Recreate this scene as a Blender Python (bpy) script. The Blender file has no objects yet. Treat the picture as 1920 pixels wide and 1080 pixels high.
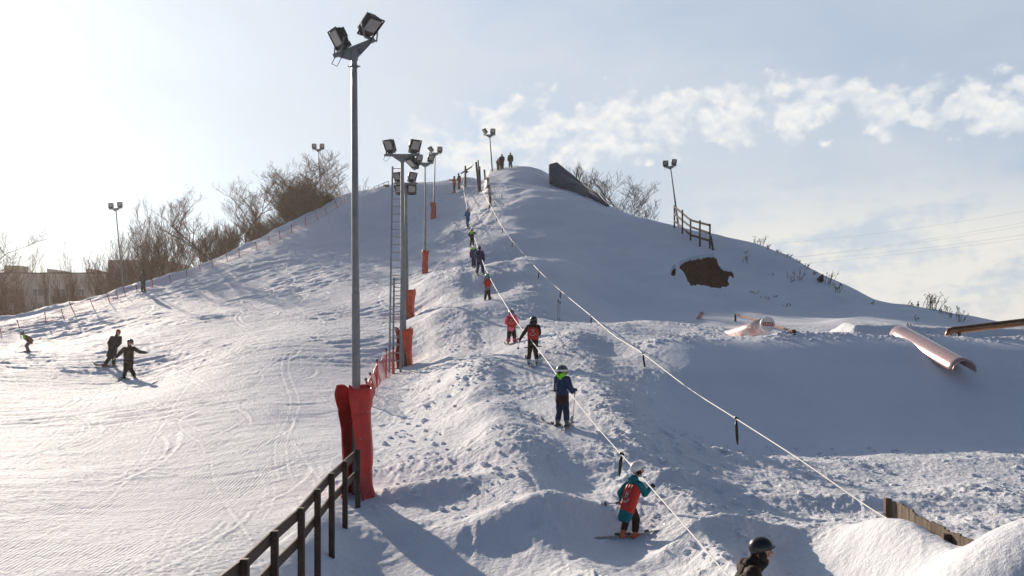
import bpy, bmesh, math, random
import numpy as np
from mathutils import Vector, Matrix, noise as mnoise
from mathutils.bvhtree import BVHTree

C = bpy.context.scene.collection
scene = bpy.context.scene
R = math.radians
F = 1867.0          # focal length in photo pixels (1920 wide); eye at the origin, horizon at photo row 640
HOR = 640.0

# ---------------------------------------------------------------- camera
cam_d = bpy.data.cameras.new("camera")
cam = bpy.data.objects.new("camera", cam_d)
C.objects.link(cam)
cam.location = (0, 0, 0)
cam.rotation_euler = (R(90), 0, 0)
cam_d.sensor_width = 36.0
cam_d.lens = 36.0 * F / 1920.0
cam_d.shift_y = (HOR - 540.0) / 1920.0
cam_d.clip_start = 0.1
cam_d.clip_end = 12000.0
scene.camera = cam

# ---------------------------------------------------------------- light
SUN_AZ = R(-29.6)     # from +Y towards +X
SUN_EL = R(16.5)
SUN_DIR = Vector((math.sin(SUN_AZ) * math.cos(SUN_EL), math.cos(SUN_AZ) * math.cos(SUN_EL), math.sin(SUN_EL)))
sd = bpy.data.lights.new("sun", 'SUN')
sd.energy = 5.0
sd.angle = R(0.6)
sd.color = (1.0, 0.84, 0.68)
so = bpy.data.objects.new("sun", sd)
C.objects.link(so)
so.rotation_euler = SUN_DIR.to_track_quat('Z', 'Y').to_euler()

vs = scene.view_settings
vs.view_transform = 'Standard'
vs.look = 'None'
vs.exposure = 0.28
vs.gamma = 1.0
vs.use_curve_mapping = False
scene.cycles.use_denoising = True
scene.cycles.max_bounces = 8

w = bpy.data.worlds.new("World")
scene.world = w
w.use_nodes = True
nt = w.node_tree
nt.nodes.clear()


class NG:
    """small helper to write node graphs"""
    def __init__(self, nt):
        self.nt = nt

    def n(self, typ, **kw):
        nd = self.nt.nodes.new(typ)
        for k, v in kw.items():
            setattr(nd, k, v)
        return nd

    def link(self, a, b):
        self.nt.links.new(a, b)

    def put(self, sock, v):
        if isinstance(v, bpy.types.NodeSocket):
            self.nt.links.new(v, sock)
        else:
            sock.default_value = v

    def m(self, op, a, b=0.0, c=0.0, clamp=False):
        nd = self.n('ShaderNodeMath', operation=op)
        nd.use_clamp = clamp
        self.put(nd.inputs[0], a)
        self.put(nd.inputs[1], b)
        self.put(nd.inputs[2], c)
        return nd.outputs[0]

    def vec(self, x, y, z):
        nd = self.n('ShaderNodeCombineXYZ')
        self.put(nd.inputs[0], x); self.put(nd.inputs[1], y); self.put(nd.inputs[2], z)
        return nd.outputs[0]

    def noise(self, v, scale, detail=4.0, rough=0.5, dist=0.0):
        nd = self.n('ShaderNodeTexNoise')
        self.put(nd.inputs['Vector'], v)
        nd.inputs['Scale'].default_value = scale
        nd.inputs['Detail'].default_value = detail
        nd.inputs['Roughness'].default_value = rough
        nd.inputs['Distortion'].default_value = dist
        return nd.outputs['Fac']

    def ss(self, v, lo, hi):
        nd = self.n('ShaderNodeMapRange', interpolation_type='SMOOTHSTEP')
        self.put(nd.inputs[0], v)
        nd.inputs[1].default_value = lo
        nd.inputs[2].default_value = hi
        return nd.outputs[0]

    def mix(self, f, a, b):
        nd = self.n('ShaderNodeMix', data_type='RGBA')
        self.put(nd.inputs[0], f)
        self.put(nd.inputs[6], a if isinstance(a, bpy.types.NodeSocket) else (*a, 1))
        self.put(nd.inputs[7], b if isinstance(b, bpy.types.NodeSocket) else (*b, 1))
        return nd.outputs[2]

    def cscale(self, col, f):
        nd = self.n('ShaderNodeVectorMath', operation='SCALE')
        self.put(nd.inputs[0], col)
        self.put(nd.inputs[3], f)
        return nd.outputs[0]

    def cadd(self, a, b):
        nd = self.n('ShaderNodeVectorMath', operation='ADD')
        self.put(nd.inputs[0], a); self.put(nd.inputs[1], b)
        return nd.outputs[0]


def build_sky():
    g = NG(nt)
    tc = g.n('ShaderNodeTexCoord').outputs['Generated']
    nrm = g.n('ShaderNodeVectorMath', operation='NORMALIZE')
    g.link(tc, nrm.inputs[0])
    d = nrm.outputs[0]
    sp = g.n('ShaderNodeSeparateXYZ'); g.link(d, sp.inputs[0])
    x, y, z = sp.outputs
    az = g.m('ARCTAN2', x, y)
    el = g.m('ARCSINE', z)
    dt = g.n('ShaderNodeVectorMath', operation='DOT_PRODUCT')
    g.link(d, dt.inputs[0]); dt.inputs[1].default_value = SUN_DIR
    th = g.m('ARCCOSINE', g.m('MINIMUM', dt.outputs['Value'], 0.99999))
    sky = g.n('ShaderNodeTexSky', sky_type='NISHITA')
    sky.sun_disc = False
    sky.sun_elevation = SUN_EL
    sky.sun_rotation = SUN_AZ
    sky.altitude = 100
    sky.air_density = 1.0
    sky.dust_density = 0.8
    sky.ozone_density = 3.0
    bm_ = g.n('ShaderNodeVectorMath', operation='MULTIPLY'); g.link(sky.outputs[0], bm_.inputs[0]); bm_.inputs[1].default_value = (0.034, 0.043, 0.054)
    base = bm_.outputs[0]
    # thin veil of ice cloud: brightens the sky around the sun (aureole) and pales the rest of that half
    aur = g.m('EXPONENT', g.m('MULTIPLY', g.m('POWER', g.m('DIVIDE', th, 0.36), 2.0), -1.0))
    aur2 = g.m('EXPONENT', g.m('MULTIPLY', th, -2.2))
    veil_c = g.cadd(g.cscale(g.vec(0.42, 0.37, 0.30), aur), g.cscale(g.vec(0.50, 0.53, 0.56), aur2))
    # small cumulus band
    elc = g.m('ADD', 0.1965, g.m('SUBTRACT', g.m('MULTIPLY', az, 0.166), g.m('MULTIPLY', g.m('MULTIPLY', az, az), 0.29)))
    wid = g.m('ADD', 0.023, g.m('MULTIPLY', g.m('MAXIMUM', g.m('SUBTRACT', 0.25, az), 0.0), 0.035))
    off = g.m('DIVIDE', g.m('SUBTRACT', el, elc), wid)
    cv = g.vec(az, g.m('MULTIPLY', el, 1.25), 0.0)
    n1 = g.noise(cv, 26, 6, 0.55, 0.15)
    vor = g.n('ShaderNodeTexVoronoi', feature='SMOOTH_F1')
    wv = g.n('ShaderNodeTexNoise'); g.link(cv, wv.inputs['Vector']); wv.inputs['Scale'].default_value = 45; wv.inputs['Detail'].default_value = 4
    wvc = g.n('ShaderNodeVectorMath', operation='MULTIPLY_ADD')
    g.link(wv.outputs['Color'], wvc.inputs[0]); wvc.inputs[1].default_value = (0.022, 0.022, 0.0); g.link(cv, wvc.inputs[2])
    g.link(wvc.outputs[0], vor.inputs['Vector']); vor.inputs['Scale'].default_value = 50; vor.inputs['Smoothness'].default_value = 0.6
    puff = g.m('SUBTRACT', 0.62, vor.outputs['Distance'])
    n5 = g.noise(cv, 75, 5, 0.6, 0.3)
    dens = g.m('ADD', g.m('MULTIPLY', puff, 0.95), g.m('ADD', g.m('MULTIPLY', n1, 0.85), g.m('MULTIPLY', n5, 0.75)))
    dens = g.m('SUBTRACT', dens, g.m('MULTIPLY', g.m('POWER', g.m('ABSOLUTE', off), 2.0), 0.22))
    gate = g.m('MULTIPLY', g.ss(az, -0.16, -0.04), g.ss(y, 0.0, 0.3))
    band = g.m('MULTIPLY', g.ss(dens, 0.54, 1.02), gate)
    # cloud shading: brighter tops, greyer undersides
    n1b = g.noise(g.vec(az, g.m('ADD', g.m('MULTIPLY', el, 1.25), 0.006), 0.0), 26, 6, 0.55, 0.15)
    lit = g.m('ADD', 0.5, g.m('MULTIPLY', g.m('SUBTRACT', n1, n1b), 5.0), clamp=True)
    cl_c = g.mix(lit, (0.60, 0.64, 0.69), (0.80, 0.785, 0.75))
    # low streaky layer towards the right
    cv2 = g.vec(g.m('ADD', az, g.m('MULTIPLY', el, -0.8)), g.m('MULTIPLY', el, 3.0), 3.0)
    n2 = g.noise(cv2, 9, 7, 0.6, 0.3)
    n3 = g.noise(cv, 70, 4, 0.5, 0.2)
    low = g.m('MULTIPLY', g.ss(g.m('ADD', n2, g.m('MULTIPLY', g.m('SUBTRACT', n3, 0.5), 0.35)), 0.33, 0.60),
              g.m('SUBTRACT', 1.0, g.ss(el, 0.08, 0.18)))
    low = g.m('MULTIPLY', low, g.ss(az, 0.05, 0.28))
    # general thin veil with broad variation
    n4 = g.noise(g.vec(az, g.m('MULTIPLY', el, 2.0), 7.0), 3.0, 5, 0.55, 0.5)
    veil = g.m('MULTIPLY', g.ss(n4, 0.30, 0.70), 0.55)
    col = g.cadd(base, veil_c)
    side = g.ss(y, -0.1, 0.6)
    thin = g.m('MULTIPLY', g.m('MULTIPLY', side, g.m('SUBTRACT', 1.0, g.ss(el, 0.30, 0.62))), 0.66)
    col = g.mix(thin, col, (0.50, 0.58, 0.68))
    col = g.mix(g.m('MULTIPLY', veil, side), col, (0.60, 0.63, 0.66))
    col = g.mix(g.m('MULTIPLY', low, 0.95), col, (0.70, 0.69, 0.65))
    col = g.mix(g.m('MULTIPLY', band, 0.85), col, cl_c)
    bg = g.n('ShaderNodeBackground')
    g.put(bg.inputs[0], col)
    bg.inputs[1].default_value = 1.0
    out = g.n('ShaderNodeOutputWorld')
    g.link(bg.outputs[0], out.inputs[0])


build_sky()
# ---------------------------------------------------------------- terrain
def at(px, py, D):
    """point seen at photo pixel (px, py) at distance D along the view axis"""
    return Vector(((px - 960.0) / F * D, D, (HOR - py) / F * D))


# surveyed points of the hill: (photo column, photo row, metres away)
SURVEY = [
    # left field
    (0, 1080, 13.6), (0, 900, 20.5), (0, 800, 30), (0, 700, 42), (0, 661, 52), (0, 628, 66), (0, 608, 76),
    (240, 711, 43), (230, 850, 25), (230, 1040, 14.5), (130, 640, 62), (130, 578, 80), (230, 600, 66), (230, 552, 81),
    (480, 650, 43.5), (480, 760, 31), (480, 900, 21), (400, 1080, 12.8),
    (350, 520, 84), (350, 560, 73), (350, 605, 58), (450, 472, 90), (450, 540, 75), (450, 590, 60),
    (540, 432, 95), (540, 500, 80), (540, 560, 66), (620, 386, 100), (620, 440, 90), (620, 520, 72), (600, 600, 54), (600, 700, 37.5), (600, 830, 24),
    (660, 364, 103), (700, 420, 93), (735, 350, 102), (700, 520, 70), (720, 600, 51),
    # masts
    (669, 935, 18.7), (757, 688, 40), (767, 603, 52), (797, 520, 67), (813, 418, 92),
    (760, 800, 27), (850, 700, 34), (830, 620, 44), (840, 560, 53), (850, 480, 72), (860, 395, 92),
    # lift lane
    (1180, 1010, 15.5), (1052, 800, 22), (998, 683, 30), (960, 645, 33.5), (915, 563, 47), (900, 517, 56), (893, 492, 61),
    (884, 464, 70), (877, 428, 81), (852, 362, 100), (862, 348, 104), (800, 349, 103),
    # foot of the lane and the dune by the fence
    (870, 900, 19.5), (900, 1080, 14.2), (700, 1080, 14.4), (740, 980, 17.2), (600, 1022, 15.7), (540, 1080, 13.4),
    # summit mound
    (1640, 571, 60), (1700, 571, 60), (1740, 580, 60), (1810, 606, 60), (1920, 634, 60),
    # right flank
    (945, 500, 66), (940, 545, 54), (1000, 582, 47), (1060, 594, 48), (1150, 600, 49), (1250, 606, 50), (1400, 606, 51), (1250, 614, 45), (1450, 616, 45),
    (1500, 604, 51), (1600, 597, 50), (1700, 603, 51), (1800, 622, 50),
    (1200, 605, 43), (1300, 612, 41), (1440, 622, 40), (1560, 628, 40), (1700, 630, 40), (1800, 634, 40), (1920, 640, 40),
    (1080, 620, 38.5), (1100, 680, 31), (1150, 760, 25), (1300, 850, 21.5),
    # flat ground in front of the kicker and the near right
    (1500, 880, 21.5), (1750, 890, 21.3), (1920, 880, 21.5), (1500, 960, 17.2), (1750, 960, 17.0), (1920, 960, 16.8),
    (1330, 960, 17), (1300, 1080, 12.6), (1500, 1080, 12.3), (1700, 1050, 13.2), (1920, 1080, 12.3),
]
# the right flank is one even slope, too steep for the low sun
for _px, _py in [(935, 318), (1005, 316), (1030, 332), (1000, 350), (1090, 362), (1140, 387), (1200, 408), (1270, 428), (1340, 441), (1400, 456), (1470, 477), (1540, 521), (1590, 563),
                 (935, 352), (935, 395), (950, 450), (1000, 420), (1060, 430), (1000, 490), (1000, 545), (1070, 500), (1070, 560), (1150, 450), (1150, 520), (1150, 570), (1250, 480), (1250, 560), (1350, 500), (1350, 570),
                 (1450, 510), (1450, 570), (1530, 575)]:
    _s = 0.335
    _tx = (_px - 960.0) / F
    _foot = 54.0 - 7.0 * max(0.0, min(1.0, (1130 - _px) / 130.0)) * max(0.0, min(1.0, (_py - 440) / 90.0))
    _D = (1.05 - _s * _foot + 0.16) / ((HOR - _py) / F - _s + 0.02 * _tx)
    SURVEY.append((_px, _py, _D))
PTS = [at(*s) for s in SURVEY]
# ground the photo does not show, so that the hill has a back and a foot
HIDDEN = [
    (-60, 76, 0.2), (-60, 50, -1.5), (-60, 25, -3.2), (-40, 8, -3.8), (-20, 4, -3.9), (-45, 95, -2.5), (-70, 110, -5), (-30, 100, 5.5), (-25, 115, 7),
    (-35, 120, -1), (-12, 125, 14), (-12, 145, 4), (3, 119, 17.5), (3, 143, 9), (12, 105, 8.5), (19, 90, 4.5), (23, 84, 2.5), (27, 76, 0.5),
    (29, 70, -1), (32, 66, -2.2), (40, 60, -1), (40, 78, -4), (60, 50, -2.5), (60, 20, -3), (30, 8, -3.2), (0, 8, -3.9), (6, 5, -3.9), (-6, 5, -4.0),
    (0, -10, -4.4), (-30, -20, -4.5), (30, -20, -4.2), (0, 170, -3), (-60, 150, -5.5), (60, 110, -5), (0, 200, -6), (80, 0, -4), (-80, 0, -4.5),
]
PX = np.array([(p.x, p.y) for p in PTS] + [(h[0], h[1]) for h in HIDDEN])
PZ = np.array([p.z for p in PTS] + [h[2] for h in HIDDEN])


def _warp(xy):
    # near ground is surveyed densely: work in log distance so both ends interpolate evenly
    r = np.sqrt(xy[:, 0] ** 2 + (xy[:, 1] + 0) ** 2) + 6.0
    a = np.arctan2(xy[:, 0], xy[:, 1])
    return np.stack([a * 3.4, np.log(r) * 2.6], 1)


def _k(r2):
    return 0.5 * r2 * np.log(r2 + 1e-9)


_W = _warp(PX)
_n = len(_W)
_A = np.zeros((_n + 3, _n + 3))
_d2 = ((_W[:, None] - _W[None]) ** 2).sum(-1)
_A[:_n, :_n] = _k(_d2) + np.eye(_n) * 0.0012
_A[:_n, _n] = 1
_A[:_n, _n + 1:] = _W
_A[_n:, :_n] = _A[:_n, _n:].T
_SOL = np.linalg.solve(_A, np.concatenate([PZ, np.zeros(3)]))


def base_height(x, y):
    out = np.empty_like(x)
    for s in range(0, len(x), 40000):
        xy = np.stack([x[s:s + 40000], y[s:s + 40000]], 1)
        wv = _warp(xy)
        d2 = ((wv[:, 0:1] - _W[None, :, 0]) ** 2 + (wv[:, 1:2] - _W[None, :, 1]) ** 2)
        out[s:s + 40000] = _k(d2) @ _SOL[:_n] + _SOL[_n] + wv @ _SOL[_n + 1:]
    rr = np.sqrt(x * x + y * y)
    t = sst(rr, 150, 260)
    # behind the eye the same flat ground carries on
    b = sst(-y, 0, 25)
    out = out * (1 - b) + -4.4 * b
    return out * (1 - t) + -6.0 * t


def sst(v, lo, hi):
    t = np.clip((v - lo) / (hi - lo), 0, 1)
    return t * t * (3 - 2 * t)


_rs = np.random.RandomState(5)
_perm = _rs.permutation(4096)
_gang = _rs.rand(4096) * 2 * math.pi
_GX, _GY = np.cos(_gang), np.sin(_gang)


def pn(x, y, seed=0):
    """gradient noise, about -0.7..0.7"""
    xi = np.floor(x).astype(np.int64); yi = np.floor(y).astype(np.int64)
    xf = x - xi; yf = y - yi
    u = xf * xf * xf * (xf * (xf * 6 - 15) + 10); v = yf * yf * yf * (yf * (yf * 6 - 15) + 10)

    def g(ix, iy, fx, fy):
        h = _perm[(_perm[(ix + seed * 131) & 4095] + iy) & 4095]
        return _GX[h] * fx + _GY[h] * fy
    a = g(xi, yi, xf, yf); b = g(xi + 1, yi, xf - 1, yf)
    c = g(xi, yi + 1, xf, yf - 1); d = g(xi + 1, yi + 1, xf - 1, yf - 1)
    return (a * (1 - u) + b * u) * (1 - v) + (c * (1 - u) + d * u) * v


def seg_d(x, y, pts):
    """distance to a polyline, and the parameter along it in metres"""
    best = np.full(x.shape, 1e9); par = np.zeros(x.shape); acc = 0.0; sgn = np.zeros(x.shape)
    for (ax, ay), (bx, by) in zip(pts[:-1], pts[1:]):
        dx, dy = bx - ax, by - ay
        L = math.hypot(dx, dy)
        t = np.clip(((x - ax) * dx + (y - ay) * dy) / (L * L), 0, 1)
        d = np.hypot(x - ax - t * dx, y - ay - t * dy)
        s = ((x - ax) * dy - (y - ay) * dx) / L
        k = d < best
        best = np.where(k, d, best); par = np.where(k, acc + t * L, par); sgn = np.where(k, s, sgn)
        acc += L
    return best, par, sgn


def pxy(px, D):
    return ((px - 960.0) / F * D, D)


LANE = [pxy(1365, 11), pxy(1290, 12.8), pxy(1190, 15.3), pxy(1062, 22), pxy(998, 29), pxy(955, 35), pxy(915, 47), pxy(900, 57), pxy(882, 72), pxy(875, 86), pxy(868, 104)]
KICK = [(4.6, 33.6), (6.0, 33.0), (9.0, 32.6), (13.0, 32.4), (18.5, 32.2), (30, 32.2)]
EARTH = None
NETL = [pxy(-150, 72), pxy(35, 77), pxy(90, 78), pxy(200, 79), pxy(270, 81), pxy(350, 85), pxy(450, 91), pxy(540, 96), pxy(620, 101)]


FEET = [pxy(1181, 15.5), pxy(1054, 22), pxy(998, 30), pxy(959, 33.4), pxy(241, 43), pxy(203, 45.5), pxy(53, 52), pxy(269, 77), pxy(914, 47), pxy(900, 56), pxy(1435, 34.6), pxy(1412, 35.6), pxy(1385, 37.2)]


def gauss(x, y, cx, cy, rx, ry, rot=0.0):
    c, s = math.cos(rot), math.sin(rot)
    u = ((x - cx) * c + (y - cy) * s) / rx
    v = (-(x - cx) * s + (y - cy) * c) / ry
    return np.exp(-(u * u + v * v))


def terrain(x, y, detail=True):
    x = np.asarray(x, float).ravel(); y = np.asarray(y, float).ravel()
    z = base_height(x, y)
    fr = (y > 3) & (y < 200)
    # kicker (table) with a steep smooth face towards the viewer
    kd, kp, ks = seg_d(x, y, KICK)
    back = sst(y, 32.0, 33.6)
    xin = sst(x, 2.8, 5.6) * (1 - sst(x, 26, 34))
    top = 0.12 + 0.10 * pn(x * 0.35, y * 0.35, 3)
    # face profile: from the crest at y=32.8 down to y=23.5
    yc = 32.9 - 0.03 * (x - 6)
    t = np.clip((yc - y) / (8.2 + 0.9 * np.sin(x * 0.28 + 0.5)), 0, 1)
    face = top - (top + 2.75) * (t * 0.26 + 0.74 * (t * t * (3 - 2 * t)))
    tb = sst(y, yc + 0.0, yc + 6.0)
    kz = np.where(y < yc, face, top * (1 - tb) + z * tb)
    z = np.where((y > 22.5) & (y < 40), z * (1 - xin) + kz * xin, z)
    # back tabletop far mound at the right
    z += 0.55 * sst(x, 12.6, 13.1) * (1 - sst(x, 20.5, 22)) * sst(y, 37.2, 37.9) * (1 - sst(y, 38.5, 41.5))
    # lane trough with ploughed shoulders
    ld, lp, ls = seg_d(x, y, LANE)
    wdt = 0.55 + 0.02 * lp
    near = (1 - sst(lp, 75, 100))
    z += near * (-0.16 * np.exp(-(ld / (wdt * 1.1)) ** 2) + 0.20 * np.exp(-((ld - wdt * 2.0) / (wdt * 0.8)) ** 2) * (0.7 + 0.9 * pn(x * 0.7, y * 0.5, 9)))
    # steep bank on the left of the lane (lit crest)
    z += 0.14 * near * (1 - sst(ls, -1.25, -0.55)) * np.exp(-(np.minimum(ls + 1.2, 0) / 1.6) ** 2) * sst(lp, 5, 9) * (0.75 + 0.8 * pn(lp * 0.35, ls * 0.2, 27))
    # net berm along the left ridge
    nd, np_, ns = seg_d(x, y, NETL)
    z += 0.55 * np.exp(-((ns + 1.6) / 1.3) ** 2) * (nd < 8) * (1.0 + 0.9 * pn(x * 0.25, y * 0.25, 21)) * (1 - sst(np_, 40, 75) * 0.3)
    # dunes by the wooden fence and around the first mast
    z += 0.24 * gauss(x, y, -1.55, 18.9, 1.15, 0.42, 0.12)
    z += 0.10 * gauss(x, y, -1.5, 16.9, 1.0, 0.6, -0.25) + 0.08 * gauss(x, y, -0.2, 16.2, 1.0, 0.5, 0.2) - 0.22 * gauss(x, y, -1.0, 14.0, 2.5, 2.0, 0.0)
    z += 0.16 * gauss(x, y, -3.3, 16.3, 0.5, 2.2, 0.03) * (1 + pn(x, y * 0.6, 4))
    z += -0.35 * gauss(x, y, -2.2, 13.5, 0.8, 3.0)
    z += 0.30 * gauss(x, y, 0.5, 16.8, 1.4, 0.5, 0.3)
    z += 0.05 * sst(gauss(x, y, 4.6, 12.5, 1.2, 2.5), 0.3, 0.8) * (0.5 - np.abs(pn((x - 0.3 * y) * 2.2, y * 0.9 + x, 71))) + 0.10 * gauss(x, y, 2.6, 13.3, 0.5, 1.8) * (0.5 - np.abs(pn(x * 3, y * 2, 72)))
    # right near: bowl, drift, board fence drift, big mound
    z += -0.85 * gauss(x, y, 3.75, 12.3, 0.75, 1.7, 0.05)
    z += 0.25 * gauss(x, y, 2.95, 12.6, 0.22, 1.9, 0.06)
    z += 0.54 * gauss(x, y, 5.1, 13.0, 0.55, 1.7)
    z += 1.30 * gauss(x, y, 5.8, 9.9, 1.95, 1.35) - 0.35 * gauss(x, y, 5.6, 8.3, 0.5, 0.5)
    z += 0.30 * gauss(x, y, 3.3, 14.9, 1.3, 0.35, 0.15) + 0.22 * gauss(x, y, 5.8, 17.5, 2.2, 0.5, -0.1) + 0.25 * gauss(x, y, 3.2, 18.3, 1.4, 0.4, 0.2)
    # the small summit step beside the lift, with its netted wall
    z += 0.8 * (sst(x, -2.9, -2.35) - 1.0) * sst(y, 93, 100) * (1 - sst(y, 120, 135)) * (1 - sst(x, 1, 6)) * sst(x, -5.5, -3.2)
    if EARTH is not None:
        m = (x > EARTH[0]) & (x < EARTH[1]) & (y > EARTH[2]) & (y < EARTH[3])
        if m.any():
            xm, ym = x[m], y[m]
            for poly in EARTH[4]:
                ins = np.zeros(xm.shape, bool)
                for (ax, ay), (bx, by) in zip(poly, poly[-1:] + poly[:-1]):
                    c_ = (ay > ym) != (by > ym)
                    with np.errstate(divide='ignore', invalid='ignore'):
                        ins ^= c_ & (xm < (bx - ax) * (ym - ay) / (by - ay) + ax)
                dd = seg_d(xm, ym, poly + poly[:1])[0]
                z[m] += np.where(ins, -0.5 * sst(dd, 0.0, 0.12), 0.0)
                z[m] += np.where(ins, 0, 0.07 * np.exp(-(dd / 0.55) ** 2))
    if not detail:
        return z, None
    # ------- roughness
    rr = np.hypot(x, y)
    fine = 1 - sst(rr, 25, 90) * 0.35
    piste = (1 - sst(x, -4.5 - 0.02 * y, -2.9 - 0.02 * y)) * (x < 0)
    lane = np.exp(-(ld / (3.2 + 0.02 * lp)) ** 2) * near
    smooth_face = xin * sst(y, 23.5, 25.2) * (1 - sst(y, 31.8, 33.0))
    dune = 0.85 * sst(0.8 * gauss(x, y, -1.6, 14.8, 2.2, 2.2) + gauss(x, y, 3.75, 12.3, 1.1, 2.0) + gauss(x, y, 5.6, 9.6, 2.2, 2.2) + gauss(x, y, 5.1, 12.6, 0.8, 2.0) + gauss(x, y, -3.2, 14, 0.8, 4), 0.35, 0.75)
    flank = sst(x, 1.0, 4.0) * sst(y, 41, 48) + sst(y, 68, 78) * sst(x, -2.0, -0.8) + sst(y, 86, 94) * sst(x, -3.0, -2.0)
    rough = 1.0 - 0.80 * piste
    rough = rough * (1 - 0.93 * smooth_face) * (1 - 0.88 * dune) * (1 - 0.88 * np.clip(flank, 0, 1))
    rough = np.clip(rough + 0.35 * lane * (1 - 0.7 * dune), 0, 1.35)
    rough = rough * (1 - 0.55 * np.exp(-(ld / 0.75) ** 2) * near)
    rough = rough * (1 - 0.42 * (1 - sst(ls, -1.6, -0.9)) * (1 - sst(y, 24, 36)) * (x > -4.5)) * (1 - 0.25 * sst(x, -3.5, 0) * (1 - sst(x, 0, 3)))
    for fx, fy in FEET:
        k = (np.abs(x - fx) < 3) & (np.abs(y - fy) < 3)
        if k.any():
            rough[k] *= 1 - 0.9 * gauss(x[k], y[k], fx, fy, 0.75, 0.75)
    far = 1.0 + 0.9 * sst(rr, 30, 90)
    # broad undulation
    z += (0.16 * pn(x * 0.22, y * 0.16, 11) + 0.07 * pn(x * 0.6, y * 0.45, 12)) * far * (1 - 0.6 * piste) * (1 - 0.6 * smooth_face)
    # chunks and ploughed lumps (billow + ridges)
    wx = x + 0.5 * pn(x * 0.7, y * 0.7, 31); wy = y + 0.5 * pn(x * 0.7, y * 0.7, 32)
    b1 = np.abs(pn(wx * 1.5, wy * 1.1, 13)); b2 = np.abs(pn(wx * 3.6, wy * 2.6, 14)); b3 = np.abs(pn(wx * 8.0, wy * 6.0, 15))
    patch = sst(pn(x * 0.45, y * 0.40, 16) + 0.5 * pn(x * 1.3, y * 1.1, 116) + 0.08, -0.22, 0.32)
    r1 = 0.5 - np.abs(pn(wx * 2.3, wy * 1.7, 113)); r2 = 0.5 - np.abs(pn(wx * 5.2, wy * 3.9, 114)); r3 = 0.5 - np.abs(pn(x * 11.0, y * 8.0, 115))
    z += rough * (0.12 + patch * (0.5 + 1.0 * sst(pn(x * 0.17, y * 0.17, 117), -0.25, 0.3))) * (0.038 * b1 + 0.028 * b2 + 0.018 * b3 + 0.070 * r1 * r1 + 0.030 * r2 + 0.024 * r3) * far
    z += rough * (0.022 * pn(wx * 2.2, wy * 1.8, 17) + 0.020 * pn(wx * 6.5, wy * 5.2, 18) + 0.012 * pn(x * 15, y * 12, 19))
    z += piste * 0.62 * (0.022 * pn(x * 1.1 + 9, y * 1.0, 61) + 0.016 * (0.5 - np.abs(pn(x * 3.1, y * 3.4, 62))) + 0.012 * (0.5 - np.abs(pn(x * 7.5, y * 8.5, 63))) + 0.007 * pn(x * 17, y * 17, 64)) * (0.5 + 1.0 * sst(pn(x * 0.3, y * 0.3, 65), -0.3, 0.3)) * far
    # footprints / pits in the near right and left of the lane
    cellx = np.floor(x / 0.55); celly = np.floor(y / 0.75)
    h = _perm[(_perm[(cellx.astype(int) * 7 + 1000) & 4095] + celly.astype(int)) & 4095]
    jx = (h % 64) / 64.0; jy = ((h // 64) % 64) / 64.0
    du = (x / 0.55 - cellx - 0.25 - 0.5 * jx) * 0.55; dv = (y / 0.75 - celly - 0.25 - 0.5 * jy) * 0.75
    on = ((h % 11) < 2) * rough * (1 - piste) * (y < 30)
    q = (du / 0.11) ** 2 + (dv / 0.17) ** 2
    z += on * (-0.05 * np.exp(-q) + 0.018 * np.exp(-((np.sqrt(q) - 1.7) / 0.5) ** 2))
    # lane tracks: grooves along the direction of travel plus scalloped side-slip arcs
    z += lane * 0.007 * np.sin(ls * 26 + 5 * pn(x * 1.2, y * 0.6, 23)) * np.exp(-(ld / 0.8) ** 2) * sst(pn(x * 0.8, y * 0.5, 25), -0.1, 0.3)
    z += lane * 0.018 * pn(ls * 4.0 + 1.5 * pn(lp * 0.5, ls, 26), lp * 1.6, 24)
    # wind/edge streaks of the skied slope: long in one direction
    sx = x * 0.94 + y * 0.34; sy = -x * 0.34 + y * 0.94
    sk = (0.060 * pn(sx * 0.5, sy * 2.0, 41) + 0.032 * pn(sx * 1.4, sy * 5.0, 42) + 0.014 * pn(sx * 4, sy * 12, 43))
    amp = (piste * (0.42 + 0.33 * sst(rr, 25, 45)) + 0.60 * np.clip(sst(y, 14, 40) * (1 - sst(x, 0.5, 3)) * (1 - np.clip(flank, 0, 1)), 0, 1)) * (1 - smooth_face)
    z += sk * amp * (0.62 + 1.1 * sst(rr, 30, 90)) * (0.45 + 0.9 * sst(pn(x * 0.12, y * 0.12, 44), -0.3, 0.3))
    # turn marks: thin ploughed arcs
    rs = random.Random(4)
    for i in range(120):
        D = 14 + 60 * rs.random() ** 1.3
        cx = -D * (0.13 + 0.46 * rs.random()); cy = D
        rad = rs.uniform(1.2, 4.5); a0 = rs.uniform(-2.6, 0.6); da = rs.uniform(0.7, 1.7)
        m = (np.abs(x - cx) < rad + 1) & (np.abs(y - cy) < rad + 1)
        if not m.any():
            continue
        ex = x[m] - cx; ey = (y[m] - cy) * rs.uniform(0.5, 0.9)
        rad_e = np.hypot(ex, ey); an = np.arctan2(ey, ex)
        k = np.abs(((an - a0 - da / 2 + math.pi) % (2 * math.pi)) - math.pi)
        fa = 1 - sst(k, da / 2 * 0.6, da / 2)
        wv = rs.uniform(0.02, 0.045) + 0.0010 * D
        z[m] += fa * min(1.0, 0.20 + D / 80.0) * (-0.020 * np.exp(-((rad_e - rad) / wv) ** 2) + 0.020 * np.exp(-((rad_e - rad - wv * 2) / wv) ** 2))
    # ski and board tracks running down the piste, in pairs, crossing one another
    rs = random.Random(11)
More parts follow.
